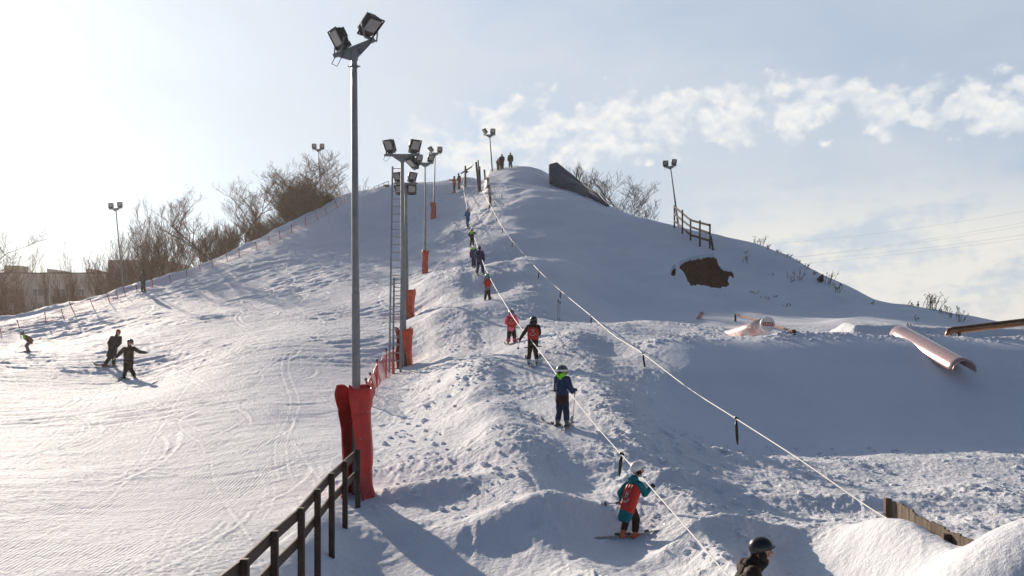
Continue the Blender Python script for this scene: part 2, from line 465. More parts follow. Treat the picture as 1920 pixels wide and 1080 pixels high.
    for i in range(260):
        y1 = rs.uniform(14, 80); ln = rs.uniform(5, 26); y0 = y1 - ln
        xa = -y1 * (0.12 + 0.47 * rs.random()); sl = rs.choice((rs.uniform(-0.6, 0.5), rs.uniform(-2.6, 2.0))); A_ = rs.uniform(0.1, 0.9) * (0.4 + y1 / 70.0); kk = rs.uniform(0.15, 0.5); ph = rs.uniform(0, 6.28)
        gapw = rs.choice([0.0, 0.0, 0.12, 0.18, 0.26]); dp = rs.uniform(0.002, 0.0075)
        m = (y > y0) & (y < y1) & (x < -2.9 - 0.02 * y) & (np.abs(x - (xa + sl * (y1 - y))) < A_ + 0.8)
        if not m.any(): continue
        ym, xm = y[m], x[m]
        px_ = xa + sl * (y1 - ym) + A_ * np.sin(kk * ym + ph)
        cs = 1 / np.sqrt(1 + (-sl + A_ * kk * np.cos(kk * ym + ph)) ** 2)
        ends = sst(ym, y0, y0 + 1.5) * (1 - sst(ym, y1 - 1.5, y1))
        w_ = 0.014 + 0.0008 * ym
        for o_ in ((0.0,) if gapw == 0 else (-gapw / 2, gapw / 2)):
            e = (xm - px_) * cs - o_
            z[m] += ends * dp * (0.35 + 0.028 * ym) * (-np.exp(-(e / w_) ** 2) + 0.8 * np.exp(-((e - 2 * w_) / w_) ** 2))
    # kicker crest is ragged
    z += xin * 0.19 * np.exp(-((y - yc - 0.45) / 0.55) ** 2) * (0.5 - np.abs(pn(x * 0.9, y * 0.9, 51))) + xin * 0.06 * np.exp(-((y - yc - 0.3) / 0.8) ** 2) * (0.5 - np.abs(pn(x * 3.3, y * 2.8, 52))) + xin * 0.04 * np.exp(-((y - yc - 0.3) / 0.9) ** 2) * pn(x * 8, y * 7, 53)
    return z, np.stack([piste, rough, smooth_face], 1)


def gz(x, y):
    return float(terrain(np.array([x]), np.array([y]))[0][0])


def gspot(px, D):
    x, y = pxy(px, D)
    return Vector((x, y, gz(x, y)))


def build_terrain():
    inner = np.linspace(R(-32), R(32), 1150)
    outer_r = np.linspace(R(32), R(328), 120)[1:-1]
    az = np.concatenate([inner, outer_r])
    rads = np.concatenate([np.linspace(0.6, 8.0, 26)[:-1], np.exp(np.linspace(math.log(8.0), math.log(145.0), 900)),
                           np.exp(np.linspace(math.log(145.0), math.log(1200.0), 50))[1:]])
    na, nr = len(az), len(rads)
    A, RR = np.meshgrid(az, rads)
    X = (RR * np.sin(A)).ravel(); Y = (RR * np.cos(A)).ravel()
    Z, masks = terrain(X, Y)
    co = np.stack([X, Y, Z], 1)
    cz = terrain(np.array([0.0]), np.array([0.01]))[0][0]
    co = np.concatenate([co, [[0, 0, cz]]]).astype(np.float32)
    i, j = np.meshgrid(np.arange(nr - 1), np.arange(na), indexing='ij')
    j2 = (j + 1) % na
    quads = np.stack([i * na + j, i * na + j2, (i + 1) * na + j2, (i + 1) * na + j], -1).reshape(-1, 4)[:, ::-1]
    tris = np.stack([np.full(na, nr * na), (np.arange(na) + 1) % na, np.arange(na)], 1)
    me = bpy.data.meshes.new("snow_ground")
    nq, ntq = len(quads), len(tris)
    me.vertices.add(len(co)); me.vertices.foreach_set("co", co.ravel())
    me.loops.add(nq * 4 + ntq * 3)
    me.loops.foreach_set("vertex_index", np.concatenate([quads.ravel(), tris.ravel()]).astype(np.int32))
    me.polygons.add(nq + ntq)
    me.polygons.foreach_set("loop_start", np.concatenate([np.arange(nq) * 4, nq * 4 + np.arange(ntq) * 3]).astype(np.int32))
    me.polygons.foreach_set("loop_total", np.concatenate([np.full(nq, 4), np.full(ntq, 3)]).astype(np.int32))
    me.polygons.foreach_set("use_smooth", np.ones(nq + ntq, bool))
    me.update(calc_edges=True)
    at_ = me.attributes.new("zone", 'FLOAT_VECTOR', 'POINT')
    mk = np.concatenate([masks, [[0, 0, 0]]]).astype(np.float32)
    at_.data.foreach_set("vector", mk.ravel())
    o = bpy.data.objects.new("snow_ground", me)
    C.objects.link(o)
    o['kind'] = 'structure'
    return o


def snow_material():
    m = bpy.data.materials.new("snow"); m.use_nodes = True
    g = NG(m.node_tree)
    bs = m.node_tree.nodes['Principled BSDF']
    pos = g.n('ShaderNodeNewGeometry').outputs['Position']
    zn = g.n('ShaderNodeAttribute', attribute_name="zone")
    sp = g.n('ShaderNodeSeparateXYZ'); g.link(zn.outputs['Vector'], sp.inputs[0])
    piste, rough, face = sp.outputs
    xyz = g.n('ShaderNodeSeparateXYZ'); g.link(pos, xyz.inputs[0])
    big = g.noise(pos, 0.35, 5, 0.6)
    fine = g.noise(pos, 9.0, 8, 0.62)
    grain = g.noise(pos, 60.0, 3, 0.6)
    # dirtier, icier patches belong to the snow itself
    col = g.mix(g.ss(big, 0.40, 0.70), (0.82, 0.845, 0.885), (0.76, 0.79, 0.84))
    col = g.mix(g.m('MULTIPLY', g.ss(fine, 0.55, 0.8), 0.25), col, (0.69, 0.715, 0.76))
    g.link(col, bs.inputs['Base Color'])
    bs.inputs['Roughness'].default_value = 0.7
    bs.inputs['Specular IOR Level'].default_value = 0.06
    # groomed corduroy grooves that run up the piste
    wob = g.noise(pos, 0.5, 2, 0.5)
    gx = g.m('MULTIPLY', g.m('ADD', xyz.outputs[0], g.m('MULTIPLY', wob, 0.10)), 6.2832 / 0.075)
    cord = g.m('SINE', gx)
    strip = g.m('MULTIPLY', g.ss(xyz.outputs[0], -9.2, -7.6), g.m('SUBTRACT', 1.0, g.ss(xyz.outputs[0], -5.6, -4.6)))
    strip = g.m('MULTIPLY', strip, g.ss(g.noise(pos, 0.55, 4, 0.6), 0.40, 0.52))
    strip = g.m('MULTIPLY', strip, g.m('SUBTRACT', 1.0, g.ss(xyz.outputs[1], 26.0, 40.0)))
    h = g.m('ADD', g.m('MULTIPLY', fine, g.m('ADD', g.m('ADD', 0.04, g.m('MULTIPLY', piste, 0.022)), g.m('MULTIPLY', rough, 0.035))), g.m('MULTIPLY', grain, 0.010))
    h = g.m('MULTIPLY', h, g.m('SUBTRACT', 1.0, g.m('MULTIPLY', face, 0.7)))
    h = g.m('ADD', h, g.m('MULTIPLY', g.m('MULTIPLY', cord, strip), 0.006))
    bp = g.n('ShaderNodeBump')
    bp.inputs['Strength'].default_value = 0.9
    bp.inputs['Distance'].default_value = 1.0
    g.put(bp.inputs['Height'], h)
    g.link(bp.outputs[0], bs.inputs['Normal'])
    return m


# outline of the bare earth on the flank, surveyed like the rest; the snow is cut away inside it
EARTH_PX = [[(240, 245), (300, 222), (330, 205), (350, 212), (395, 195), (430, 192), (470, 182), (520, 182), (545, 178), (565, 200), (572, 250), (600, 275), (640, 300), (690, 310), (708, 360), (690, 368), (668, 350),
             (655, 372), (668, 425), (640, 457), (600, 462), (560, 470), (520, 465), (480, 450), (430, 436), (390, 430), (340, 432), (318, 400), (290, 350), (262, 320), (236, 290)],
            [(165, 335), (180, 300), (185, 285), (213, 272), (218, 330), (205, 362), (180, 352)]]


def earth_cast(x, y):
    """vectorised sight line test against the uncut slope"""
    tx = (x - 960) / F; ts = (HOR - y) / F
    lo = np.full(len(x), 40.0); hi = np.full(len(x), 90.0)
    for _ in range(30):
        mid = (lo + hi) / 2
        up_ = mid * ts > terrain(mid * tx, mid, detail=False)[0]
        lo = np.where(up_, mid, lo); hi = np.where(up_, hi, mid)
    return tx, ts, (lo + hi) / 2


def fine_outline(P):
    out = []
    for a, b_ in zip(P, P[1:] + P[:1]):
        n = max(1, int(math.hypot(b_[0] - a[0], b_[1] - a[1]) / 9))
        for k in range(n):
            x, y = a[0] + (b_[0] - a[0]) * k / n, a[1] + (b_[1] - a[1]) * k / n
            nv = mnoise.noise(Vector((x * 0.06, y * 0.06, 2))), mnoise.noise(Vector((x * 0.06, y * 0.06, 8)))
            out.append((1220 + (x + 9 * nv[0]) / 4.5, 440 + (y + 9 * nv[1]) / 4.5))
    return out


EARTH_SURF = []
_polys = []
for _P in EARTH_PX:
    _q = np.array(fine_outline(_P))
    _tx, _ts, _D = earth_cast(_q[:, 0], _q[:, 1])
    _polys.append([(float(a * d), float(d)) for a, d in zip(_tx, _D)])
_ax = [p[0] for q in _polys for p in q]; _ay = [p[1] for q in _polys for p in q]
# the earth surface itself, before the snow is cut
for _P in EARTH_PX:
    _q = np.array(_P, float); _q = np.stack([1220 + _q[:, 0] / 4.5, 440 + _q[:, 1] / 4.5], 1)
    x0, y0 = _q.min(0) - 3; x1, y1 = _q.max(0) + 3
    gx, gy = np.meshgrid(np.arange(x0, x1, 1.2), np.arange(y0, y1, 1.2))
    tx, ts, D = earth_cast(gx.ravel(), gy.ravel())
    EARTH_SURF.append((gx.shape, tx, ts, D))
EARTH = (min(_ax) - 2, max(_ax) + 2, min(_ay) - 2, max(_ay) + 2, _polys)
MAT_SNOW = snow_material()
ground = build_terrain()
ground.data.materials.append(MAT_SNOW)


# ---------------------------------------------------------------- placing things on the snow
_DS = np.exp(np.linspace(math.log(8.0), math.log(135.0), 900))


def hit(px, py, dmin=8.0, dmax=135.0):
    """where the sight line through a photo pixel first meets the snow"""
    t = (px - 960.0) / F
    s = (HOR - py) / F
    D = _DS[(_DS >= dmin) & (_DS <= dmax)]
    z = terrain(D * t, D)[0]
    g = D * s - z
    k = np.where((g[:-1] > 0) & (g[1:] <= 0))[0]
    if len(k) == 0:
        i = int(np.argmin(np.abs(g)))
        print("no hit", px, py, "using", D[i], g[i])
        d = D[i]
    else:
        i = int(k[0])
        d = D[i] + (D[i + 1] - D[i]) * g[i] / (g[i] - g[i + 1])
    return Vector((t * d, d, gz(t * d, d)))


# ---------------------------------------------------------------- materials
_mats = {}


def mat(name, col, rough=0.6, metal=0.0, spec=0.4, var=0.25, scale=6.0, bump=0.0, col2=None, grain=None, coat=0.0, sheen=0.0):
    if name in _mats:
        return _mats[name]
    m = bpy.data.materials.new(name); m.use_nodes = True
    g = NG(m.node_tree)
    bs = m.node_tree.nodes['Principled BSDF']
    tc = g.n('ShaderNodeTexCoord').outputs['Object']
    v = tc
    if grain:
        mp = g.n('ShaderNodeMapping'); g.link(tc, mp.inputs[0]); mp.inputs['Scale'].default_value = grain
        v = mp.outputs[0]
    n = g.noise(v, scale, 6, 0.6)
    c2 = col2 or tuple(c * (1 - var) for c in col)
    c = g.mix(g.ss(n, 0.35, 0.68), col, c2)
    g.link(c, bs.inputs['Base Color'])
    bs.inputs['Roughness'].default_value = rough
    bs.inputs['Metallic'].default_value = metal
    bs.inputs['Specular IOR Level'].default_value = spec
    bs.inputs['Coat Weight'].default_value = coat
    if sheen:
        bs.inputs['Sheen Weight'].default_value = sheen
    if bump:
        b = g.n('ShaderNodeBump'); b.inputs['Strength'].default_value = 0.6; b.inputs['Distance'].default_value = bump
        n2 = g.noise(v, scale * 3.0, 6, 0.6)
        g.link(n2, b.inputs['Height']); g.link(b.outputs[0], bs.inputs['Normal'])
    _mats[name] = m
    return m


M_STEEL = mat('galvanised steel', (0.25, 0.25, 0.25), 0.42, 0.6, 0.5, 0.2, 3.0, 0.001)
M_DARK = mat('dark cast metal', (0.045, 0.042, 0.04), 0.5, 0.3, 0.4, 0.3, 8.0)
M_RED = mat('red tarpaulin', (0.62, 0.020, 0.016), 0.38, 0, 0.45, 0.35, 2.2, 0.035)
M_ORANGE = mat('orange red tarpaulin', (0.60, 0.07, 0.03), 0.5, 0, 0.4, 0.3, 3.0, 0.012)
M_REDPL = mat('red plastic', (0.62, 0.03, 0.03), 0.45, 0, 0.4, 0.15, 3.0)
M_BLACKPL = mat('black plastic', (0.02, 0.02, 0.02), 0.4, 0, 0.4, 0.2, 5.0)
M_BROWNW = mat('brown stained wood', (0.062, 0.034, 0.024), 0.6, 0, 0.3, 0.45, 5.0, 0.004, grain=(6, 0.8, 6))
M_GREYW = mat('weathered grey wood', (0.21, 0.165, 0.125), 0.8, 0, 0.2, 0.5, 5.0, 0.01, col2=(0.10, 0.075, 0.055), grain=(5, 5, 0.6))
M_HILLW = mat('weathered brown rails', (0.085, 0.07, 0.055), 0.8, 0, 0.2, 0.4, 5.0)
M_GLASS = mat('lamp glass', (0.30, 0.29, 0.27), 0.18, 0.0, 0.6, 0.25, 5.0, coat=0.5)
M_BARK = mat('bark', (0.12, 0.075, 0.05), 0.85, 0, 0.2, 0.4, 3.0)
M_TWIG = mat('twigs', (0.19, 0.092, 0.052), 0.85, 0, 0.2, 0.3, 2.0)
M_WEED = mat('dry stalks', (0.20, 0.14, 0.08), 0.85, 0, 0.2, 0.3, 2.0)
M_ROPE = mat('white rope', (0.80, 0.78, 0.74), 0.6, 0, 0.3, 0.1, 20.0)


# ---------------------------------------------------------------- mesh building
class MB:
    def __init__(self):
        self.v = []; self.f = []

    def add(self, vs, fs):
        o = len(self.v)
        self.v += [Vector(p) for p in vs]
        self.f += [[o + i for i in f] for f in fs]
        return self

    def box(self, c, s, rot=None):
        c = Vector(c); hx, hy, hz = s[0] / 2, s[1] / 2, s[2] / 2
        pts = [Vector((x, y, z)) for z in (-hz, hz) for x, y in ((-hx, -hy), (hx, -hy), (hx, hy), (-hx, hy))]
        if rot is not None:
            pts = [rot @ p for p in pts]
        return self.add([c + p for p in pts], [[3, 2, 1, 0], [4, 5, 6, 7], [0, 1, 5, 4], [1, 2, 6, 5], [2, 3, 7, 6], [3, 0, 4, 7]])

    def beam(self, a, b, w, h, up=(0, 0, 1)):
        a, b = Vector(a), Vector(b)
        d = (b - a).normalized(); upv = Vector(up)
        if abs(d.dot(upv)) > 0.98:
            upv = Vector((0, 1, 0))
        s = d.cross(upv).normalized() * (w / 2); u = s.cross(d).normalized() * (h / 2)
        pts = [a - s - u, a + s - u, a + s + u, a - s + u, b - s - u, b + s - u, b + s + u, b - s + u]
        return self.add(pts, [[0, 1, 2, 3], [7, 6, 5, 4], [0, 4, 5, 1], [1, 5, 6, 2], [2, 6, 7, 3], [3, 7, 4, 0]])

    def tube(self, pts, rads, n=8, cap=True, sx=1.0):
        pts = [Vector(p) for p in pts]
        if not hasattr(rads, '__len__'):
            rads = [rads] * len(pts)
        rings = []; prev = None
        for i, p in enumerate(pts):
            if i == 0: d = pts[1] - p
            elif i == len(pts) - 1: d = p - pts[i - 1]
            else: d = (pts[i + 1] - p).normalized() + (p - pts[i - 1]).normalized()
            d = d.normalized() if d.length > 1e-9 else Vector((0, 0, 1))
            if prev is None:
                a = d.cross(Vector((0, 0, 1)) if abs(d.z) < 0.9 else Vector((0, 1, 0))).normalized()
            else:
                a = (prev - d * prev.dot(d)).normalized()
            prev = a
            b = d.cross(a)
            rings.append([p + (a * math.cos(2 * math.pi * k / n) * sx + b * math.sin(2 * math.pi * k / n)) * rads[i] for k in range(n)])
        vs = [q for r in rings for q in r]
        fs = [[i * n + k, i * n + (k + 1) % n, (i + 1) * n + (k + 1) % n, (i + 1) * n + k] for i in range(len(pts) - 1) for k in range(n)]
        if cap:
            fs += [list(range(n))[::-1], [(len(pts) - 1) * n + k for k in range(n)]]
        return self.add(vs, fs)

    def cap(self, a, b, ra, rb, n=10):
        """tapered capsule"""
        a, b = Vector(a), Vector(b)
        d = b - a
        if d.length < 1e-6:
            return self.ell(a, (ra, ra, ra))
        d.normalize()
        pts, rs = [], []
        for k in range(4):
            t = math.pi / 2 * k / 3.0 * 0.98 + 0.02
            pts.append(a - d * ra * math.cos(t)); rs.append(max(ra * math.sin(t), 1e-4))
        for k in range(4):
            t = math.pi / 2 * (1 - k / 3.0 * 0.98)
            pts.append(b + d * rb * math.cos(t)); rs.append(max(rb * math.sin(t), 1e-4))
        return self.tube(pts, rs, n)

    def ell(self, c, r, rot=None, nu=14, nv=9):
        c = Vector(c); vs = []; fs = []
        for i in range(nv + 1):
            t = math.pi * i / nv
            for k in range(nu):
                p = Vector((r[0] * math.sin(t) * math.cos(2 * math.pi * k / nu), r[1] * math.sin(t) * math.sin(2 * math.pi * k / nu), r[2] * math.cos(t)))
                if i in (0, nv): p.x *= 0; p.y *= 0; p += Vector((math.cos(2 * math.pi * k / nu), math.sin(2 * math.pi * k / nu), 0)) * r[0] * 0.01
                vs.append(c + (rot @ p if rot is not None else p))
        for i in range(nv):
            for k in range(nu):
                fs.append([i * nu + k, (i + 1) * nu + k, (i + 1) * nu + (k + 1) % nu, i * nu + (k + 1) % nu])
        fs += [list(range(nu)), [nv * nu + k for k in range(nu)][::-1]]
        return self.add(vs, fs)

    def prism(self, poly, off):
        """polygon (list of points) extruded by a vector"""
        n = len(poly); off = Vector(off)
        vs = [Vector(p) for p in poly] + [Vector(p) + off for p in poly]
        return self.add(vs, [list(range(n))[::-1], list(range(n, 2 * n))] + [[i, (i + 1) % n, n + (i + 1) % n, n + i] for i in range(n)])

    def build(self, name, m, parent=None, smooth=False, world=False, bevel=0.0, xf=None):
        off = Vector((0, 0, 0))
        if world and parent is not None:
            r = parent
            while r.parent: r = r.parent
            off = r.location.copy()
        vs = self.v
        if xf is not None:
            vs = [xf @ p for p in vs]
        me = bpy.data.meshes.new(name)
        me.from_pydata([tuple(p - off) for p in vs], [], self.f)
        if smooth:
            me.polygons.foreach_set("use_smooth", [True] * len(me.polygons))
        me.update()
        o = bpy.data.objects.new(name, me)
        C.objects.link(o)
        if m is not None:
            me.materials.append(m)
        if parent is not None:
            o.parent = parent
        if bevel:
            bm = bmesh.new(); bm.from_mesh(me)
            bmesh.ops.recalc_face_normals(bm, faces=bm.faces)
            bmesh.ops.bevel(bm, geom=[e for e in bm.edges], offset=bevel, segments=2, affect='EDGES', profile=0.6, clamp_overlap=True)
            bm.to_mesh(me); bm.free()
        return o


def tag(o, label, cat, group=None, kind=None):
    if label: o['label'] = label
    if cat: o['category'] = cat
    if group: o['group'] = group
    if kind: o['kind'] = kind
    return o


def thing(name, label, cat, loc=(0, 0, 0), rotz=0.0, group=None):
    o = bpy.data.objects.new(name, None); C.objects.link(o)
    o.empty_display_size = 0.2
    o.location = loc; o.rotation_euler = (0, 0, rotz)
    return tag(o, label, cat, group)


def remesh(o, voxel, smooth=3, noise_amp=0.0, noise_scale=8.0, seed=0.0):
    md = o.modifiers.new('r', 'REMESH'); md.mode = 'VOXEL'; md.voxel_size = voxel; md.use_smooth_shade = True
    if smooth:
        s = o.modifiers.new('s', 'SMOOTH'); s.factor = 0.5; s.iterations = smooth
    bpy.context.view_layer.update()
    dg = bpy.context.evaluated_depsgraph_get()
    me = bpy.data.meshes.new_from_object(o.evaluated_get(dg))
    me.name = o.name
    old = o.data
    mats = list(old.materials)
    o.modifiers.clear()
    o.data = me
    bpy.data.meshes.remove(old)
    me.materials.clear()
    for m in mats: me.materials.append(m)
    if noise_amp:
        nrm = [v.normal.copy() for v in me.vertices]
        for v, n in zip(me.vertices, nrm):
            p = v.co * noise_scale + Vector((seed, seed * 2, 0))
            a = mnoise.noise(Vector((p.x, p.y, p.z * 1.7))) + 0.5 * mnoise.noise(p * 2.3)
            v.co += n * a * noise_amp
        me.update()
    me.polygons.foreach_set("use_smooth", [True] * len(me.polygons))
    return o


def rotm(yaw=0, pitch=0, roll=0):
    return Matrix.Rotation(R(yaw), 3, 'Z') @ Matrix.Rotation(R(pitch), 3, 'X') @ Matrix.Rotation(R(roll), 3, 'Y')


# ---------------------------------------------------------------- floodlight masts
def floodlight(parent, base, yaw, tilt, s=1.0, hang=False):
    """yaw: where the glass faces (0 = towards the viewer, -90 = left); tilt: degrees down"""
    rot = Matrix.Rotation(R(yaw), 3, 'Z') @ Matrix.Rotation(R(tilt), 3, 'X')
    base = Vector(base)
    sg = -1 if hang else 1
    c = base + Vector((0, 0, 0.30 * s * sg))
    X = lambda *p: c + rot @ (Vector(p) * s)
    b = MB()
    # housing: rounded back shell swept from the front frame
    W, Hh = 0.23, 0.26
    prof = [(0.0, 1.0), (-0.06, 1.0), (-0.13, 0.93), (-0.19, 0.78), (-0.23, 0.5)]
    n = 20
    rings = []
    for (dy, k) in prof:
        ring = []
        for i in range(n):
            a = 2 * math.pi * i / n
            ca, sa = math.cos(a), math.sin(a)
            e = 0.35 if k > 0.9 else 0.7
            x = W * k * math.copysign(abs(ca) ** e, ca)
            z = Hh * k * math.copysign(abs(sa) ** e, sa) + (1 - k) * 0.10
            ring.append(X(x, -dy, z))
        rings.append(ring)
    vs = [p for r in rings for p in r]
    fs = [[i * n + k, i * n + (k + 1) % n, (i + 1) * n + (k + 1) % n, (i + 1) * n + k] for i in range(len(prof) - 1) for k in range(n)]
    fs += [list(range(n)), [(len(prof) - 1) * n + k for k in range(n)][::-1]]
    b.add(vs, fs)
    # cooling ribs and gear box on the back
    for k in range(5):
        b.box(X(-0.12 + 0.06 * k, 0.20, 0.10), (0.012 * s, 0.09 * s, 0.24 * s), rot)
    b.box(X(0, 0.16, -0.19), (0.26 * s, 0.12 * s, 0.12 * s), rot)
    # front rim and visor
    for (p, q) in (((-0.24, -0.015, 0.27), (0.24, -0.015, 0.27)), ((-0.24, -0.015, -0.27), (0.24, -0.015, -0.27)), ((-0.24, -0.015, -0.27), (-0.24, -0.015, 0.27)), ((0.24, -0.015, -0.27), (0.24, -0.015, 0.27))):
        b.beam(X(*p), X(*q), 0.03 * s, 0.03 * s, up=rot @ Vector((0, 1, 0)))
    h = b.build('floodlight', M_DARK, parent, world=True)
    g = MB(); g.box(X(0, -0.022, 0.05), (0.36 * s, 0.012 * s, 0.34 * s), rot)
    g.build('glass', M_GLASS, h, world=True)
    y = MB()
    pl, pr = X(-0.27, 0.06, 0.0), X(0.27, 0.06, 0.0)
    bl = base + rot.col[0] * (-0.20 * s); br = base + rot.col[0] * (0.20 * s)
    for p, q in ((pl, bl), (pr, br), (bl, br)):
        y.beam(p, q, 0.025 * s, 0.04 * s)
    y.build('bracket', M_STEEL, h, world=True)
    return h


def mast(base_px, base_py, top_px, top_py, heads, label, D=None, arm=0.9, r0=0.085, r1=0.045, s=1.0, arm_tilt=0.0, arm_yaw=0.0, sink=0.4, group='floodlight masts of the ski hill'):
    if D is None:
        g0 = hit(base_px, base_py)
    else:
        g0 = Vector(((base_px - 960) / F * D, D, gz((base_px - 960) / F * D, D)))
    D = g0.y
    top = at(top_px, top_py, D)
    root = thing('floodlight_mast', label, 'floodlight mast', g0, 0, group)
    d = (top - g0)
    b = MB()
    P = lambda t: g0 + d * t
    b.tube([P(0) - d.normalized() * sink, P(0.45), P(0.455), P(0.99)], [r0, (r0 + r1) / 2 + 0.006, (r0 + r1) / 2, r1], 10)
    b.build('pole', M_STEEL, root, smooth=False, world=True)
    m = MB()
    ax = Matrix.Rotation(R(arm_yaw), 3, 'Z') @ Vector((math.cos(R(arm_tilt)), 0, math.sin(R(arm_tilt))))
    A, B = top - ax * arm, top + ax * arm
    m.beam(A, B, 0.09 * s, 0.09 * s)
    up = Vector((0, 0, 1)); th = Vector((0, 0.03, 0))
    m.prism([top - ax * 0.42 * s - up * 0.04 - th, top - ax * 0.10 * s - up * 0.26 * s - th, top + ax * 0.10 * s - up * 0.26 * s - th, top + ax * 0.42 * s - up * 0.04 - th], th * 2)
    m.tube([top - up * 0.30 * s, top - up * 0.05], r1 * 1.35, 10)
    m.build('crossarm', M_STEEL, root, world=True)
    for (u, yaw, tilt, hang) in heads:
        p = top + ax * (arm * u) + up * (0.05 * s * (-1 if hang else 1))
        floodlight(root, p, yaw, tilt, s, hang)
    # feed cable looping at the arm
    c = MB()
    q = [A + Vector((0.03, -0.05, -0.05)), A + Vector((-0.02, -0.06, -0.20 * s)), A + Vector((0.10 * s, -0.06, -0.26 * s)), A + ax * 0.3 * s + Vector((0, -0.06, -0.02))]
    c.tube(q, 0.009, 5)
    c.build('cable', M_BLACKPL, root, world=True); c = MB()
    q = [B + Vector((-0.05, -0.06, 0.02)), B + Vector((-0.12 * s, -0.08, -0.16 * s)), B - ax * 0.35 * s + Vector((0, -0.07, -0.24 * s)), B - ax * 0.45 * s + Vector((0, -0.06, 0))]
    c.tube(q, 0.009, 5)
    c.build('cable', M_BLACKPL, root, world=True)
    return root, g0, top


m1, g1, t1 = mast(669, 935, 664, 90, [(-0.80, -58, 30, False), (0.80, 52, 52, False)], 'tallest grey floodlight mast in front, standing by the end of the brown wooden fence', D=18.7, arm=0.42, r0=0.088, r1=0.055, s=0.78, arm_tilt=22)
cl = MB()
cl.tube([t1 - Vector((0, 0, 0.33)), t1 - Vector((0, 0, 0.36))], 0.085, 10); cl.box(t1 - Vector((0.09, 0, 0.345)), (0.05, 0.03, 0.02)); cl.box(t1 - Vector((-0.09, 0, 0.345)), (0.05, 0.03, 0.02))
cl.build('clamp', M_STEEL, m1, world=True)
m2, g2, t2 = mast(757, 688, 754, 291, [(-0.72, -38, 25, False), (0.72, 40, 25, False), (0.55, -60, 50, True)], 'grey floodlight mast with an aluminium ladder leaning on it and three lamps', D=40, arm=0.72, r0=0.12, r1=0.07, s=1.0)
m3, g3, t3 = mast(763, 603, 761, 344, [(-0.72, -35, 30, False), (0.55, 35, 30, False), (-0.55, -25, 30, True), (0.5, 12, 20, True)], 'grey floodlight mast with two lamps above and two below its arm, behind the ladder', D=52, arm=0.62, r0=0.11, r1=0.07, s=0.95)
m4, g4, t4 = mast(797, 520, 797, 306, [(-0.72, 25, 25, False), (0.72, 30, 35, False)], 'grey floodlight mast whose short red pad stands right of the ladder, halfway up the hill', D=67, arm=0.55, s=0.95, r0=0.085)
m5, g5, t5 = mast(813, 418, 816, 287, [(-0.72, -45, 50, False), (0.72, 12, 18, False)], 'grey floodlight mast with an orange red pad, highest of those beside the lift track', D=93, arm=0.60, s=0.95, r0=0.095)
m6, g6, t6 = mast(923, 318, 918, 253, [(-0.85, -60, 45, False), (0.55, 5, 15, False)], 'small grey floodlight mast on the rounded summit beside standing people', D=105, arm=0.62, s=1.05, r0=0.09, r1=0.06)
m7, g7, t7 = mast(1273, 432, 1257, 312, [(-0.78, -12, 22, False), (0.60, 12, 22, False)], 'leaning grey floodlight mast behind the three rail fence on the right flank', D=80, arm=0.50, s=0.85, arm_tilt=9)
m8, g8, t8 = mast(236, 548, 217, 391, [(-0.72, 10, 10, False), (0.62, 14, 30, False)], 'leaning pale floodlight mast beyond the net fence by the apartment block', D=92, arm=0.62, s=0.9, arm_tilt=6)
m9, g9, t9 = mast(604, 392, 597, 280, [(-0.72, 8, 15, False), (0.62, 10, 5, False)], 'floodlight mast behind the big bare bushes on the left ridge', D=106, arm=0.62, s=0.95)


# ---------------------------------------------------------------- ladders
def ladder(p0, p1, w, label, n, lean=Vector((0, 0, 0))):
    root = thing('ladder', label, 'ladder', p0, 0, 'ladders on the floodlight mast')
    for s in (-1, 1):
        r = MB(); r.beam(p0 + Vector((s * w / 2, 0, 0)), p1 + Vector((s * w / 2, 0, 0)), 0.035, 0.07, up=(1, 0, 0))
        r.build('side_rail', M_ALU, root, world=True)
    for i in range(n):
        t = (i + 0.7) / n
        c = p0.lerp(p1, t)
        r = MB(); r.tube([c - Vector((w / 2, 0, 0)), c + Vector((w / 2, 0, 0))], 0.018, 6)
        r.build('rung', M_ALU, root, world=True)
    return root


M_ALU = mat('aluminium', (0.42, 0.40, 0.38), 0.4, 0.7, 0.5, 0.2, 4.0)
lp0 = Vector(((740 - 960) / F * 39.0, 39.0, 0)); lp0.z = gz(lp0.x, lp0.y) - 0.1
ladder(lp0, at(746, 312, 39.7), 0.42, 'long aluminium ladder reaching up to the lamps of the mast', 27)
lp1 = Vector(((744 - 960) / F * 38.6, 38.6, 0)); lp1.z = gz(lp1.x, lp1.y) - 0.05
ladder(lp1, at(746, 520, 39.2), 0.30, 'short ladder section standing against the lower half of the long ladder', 12)


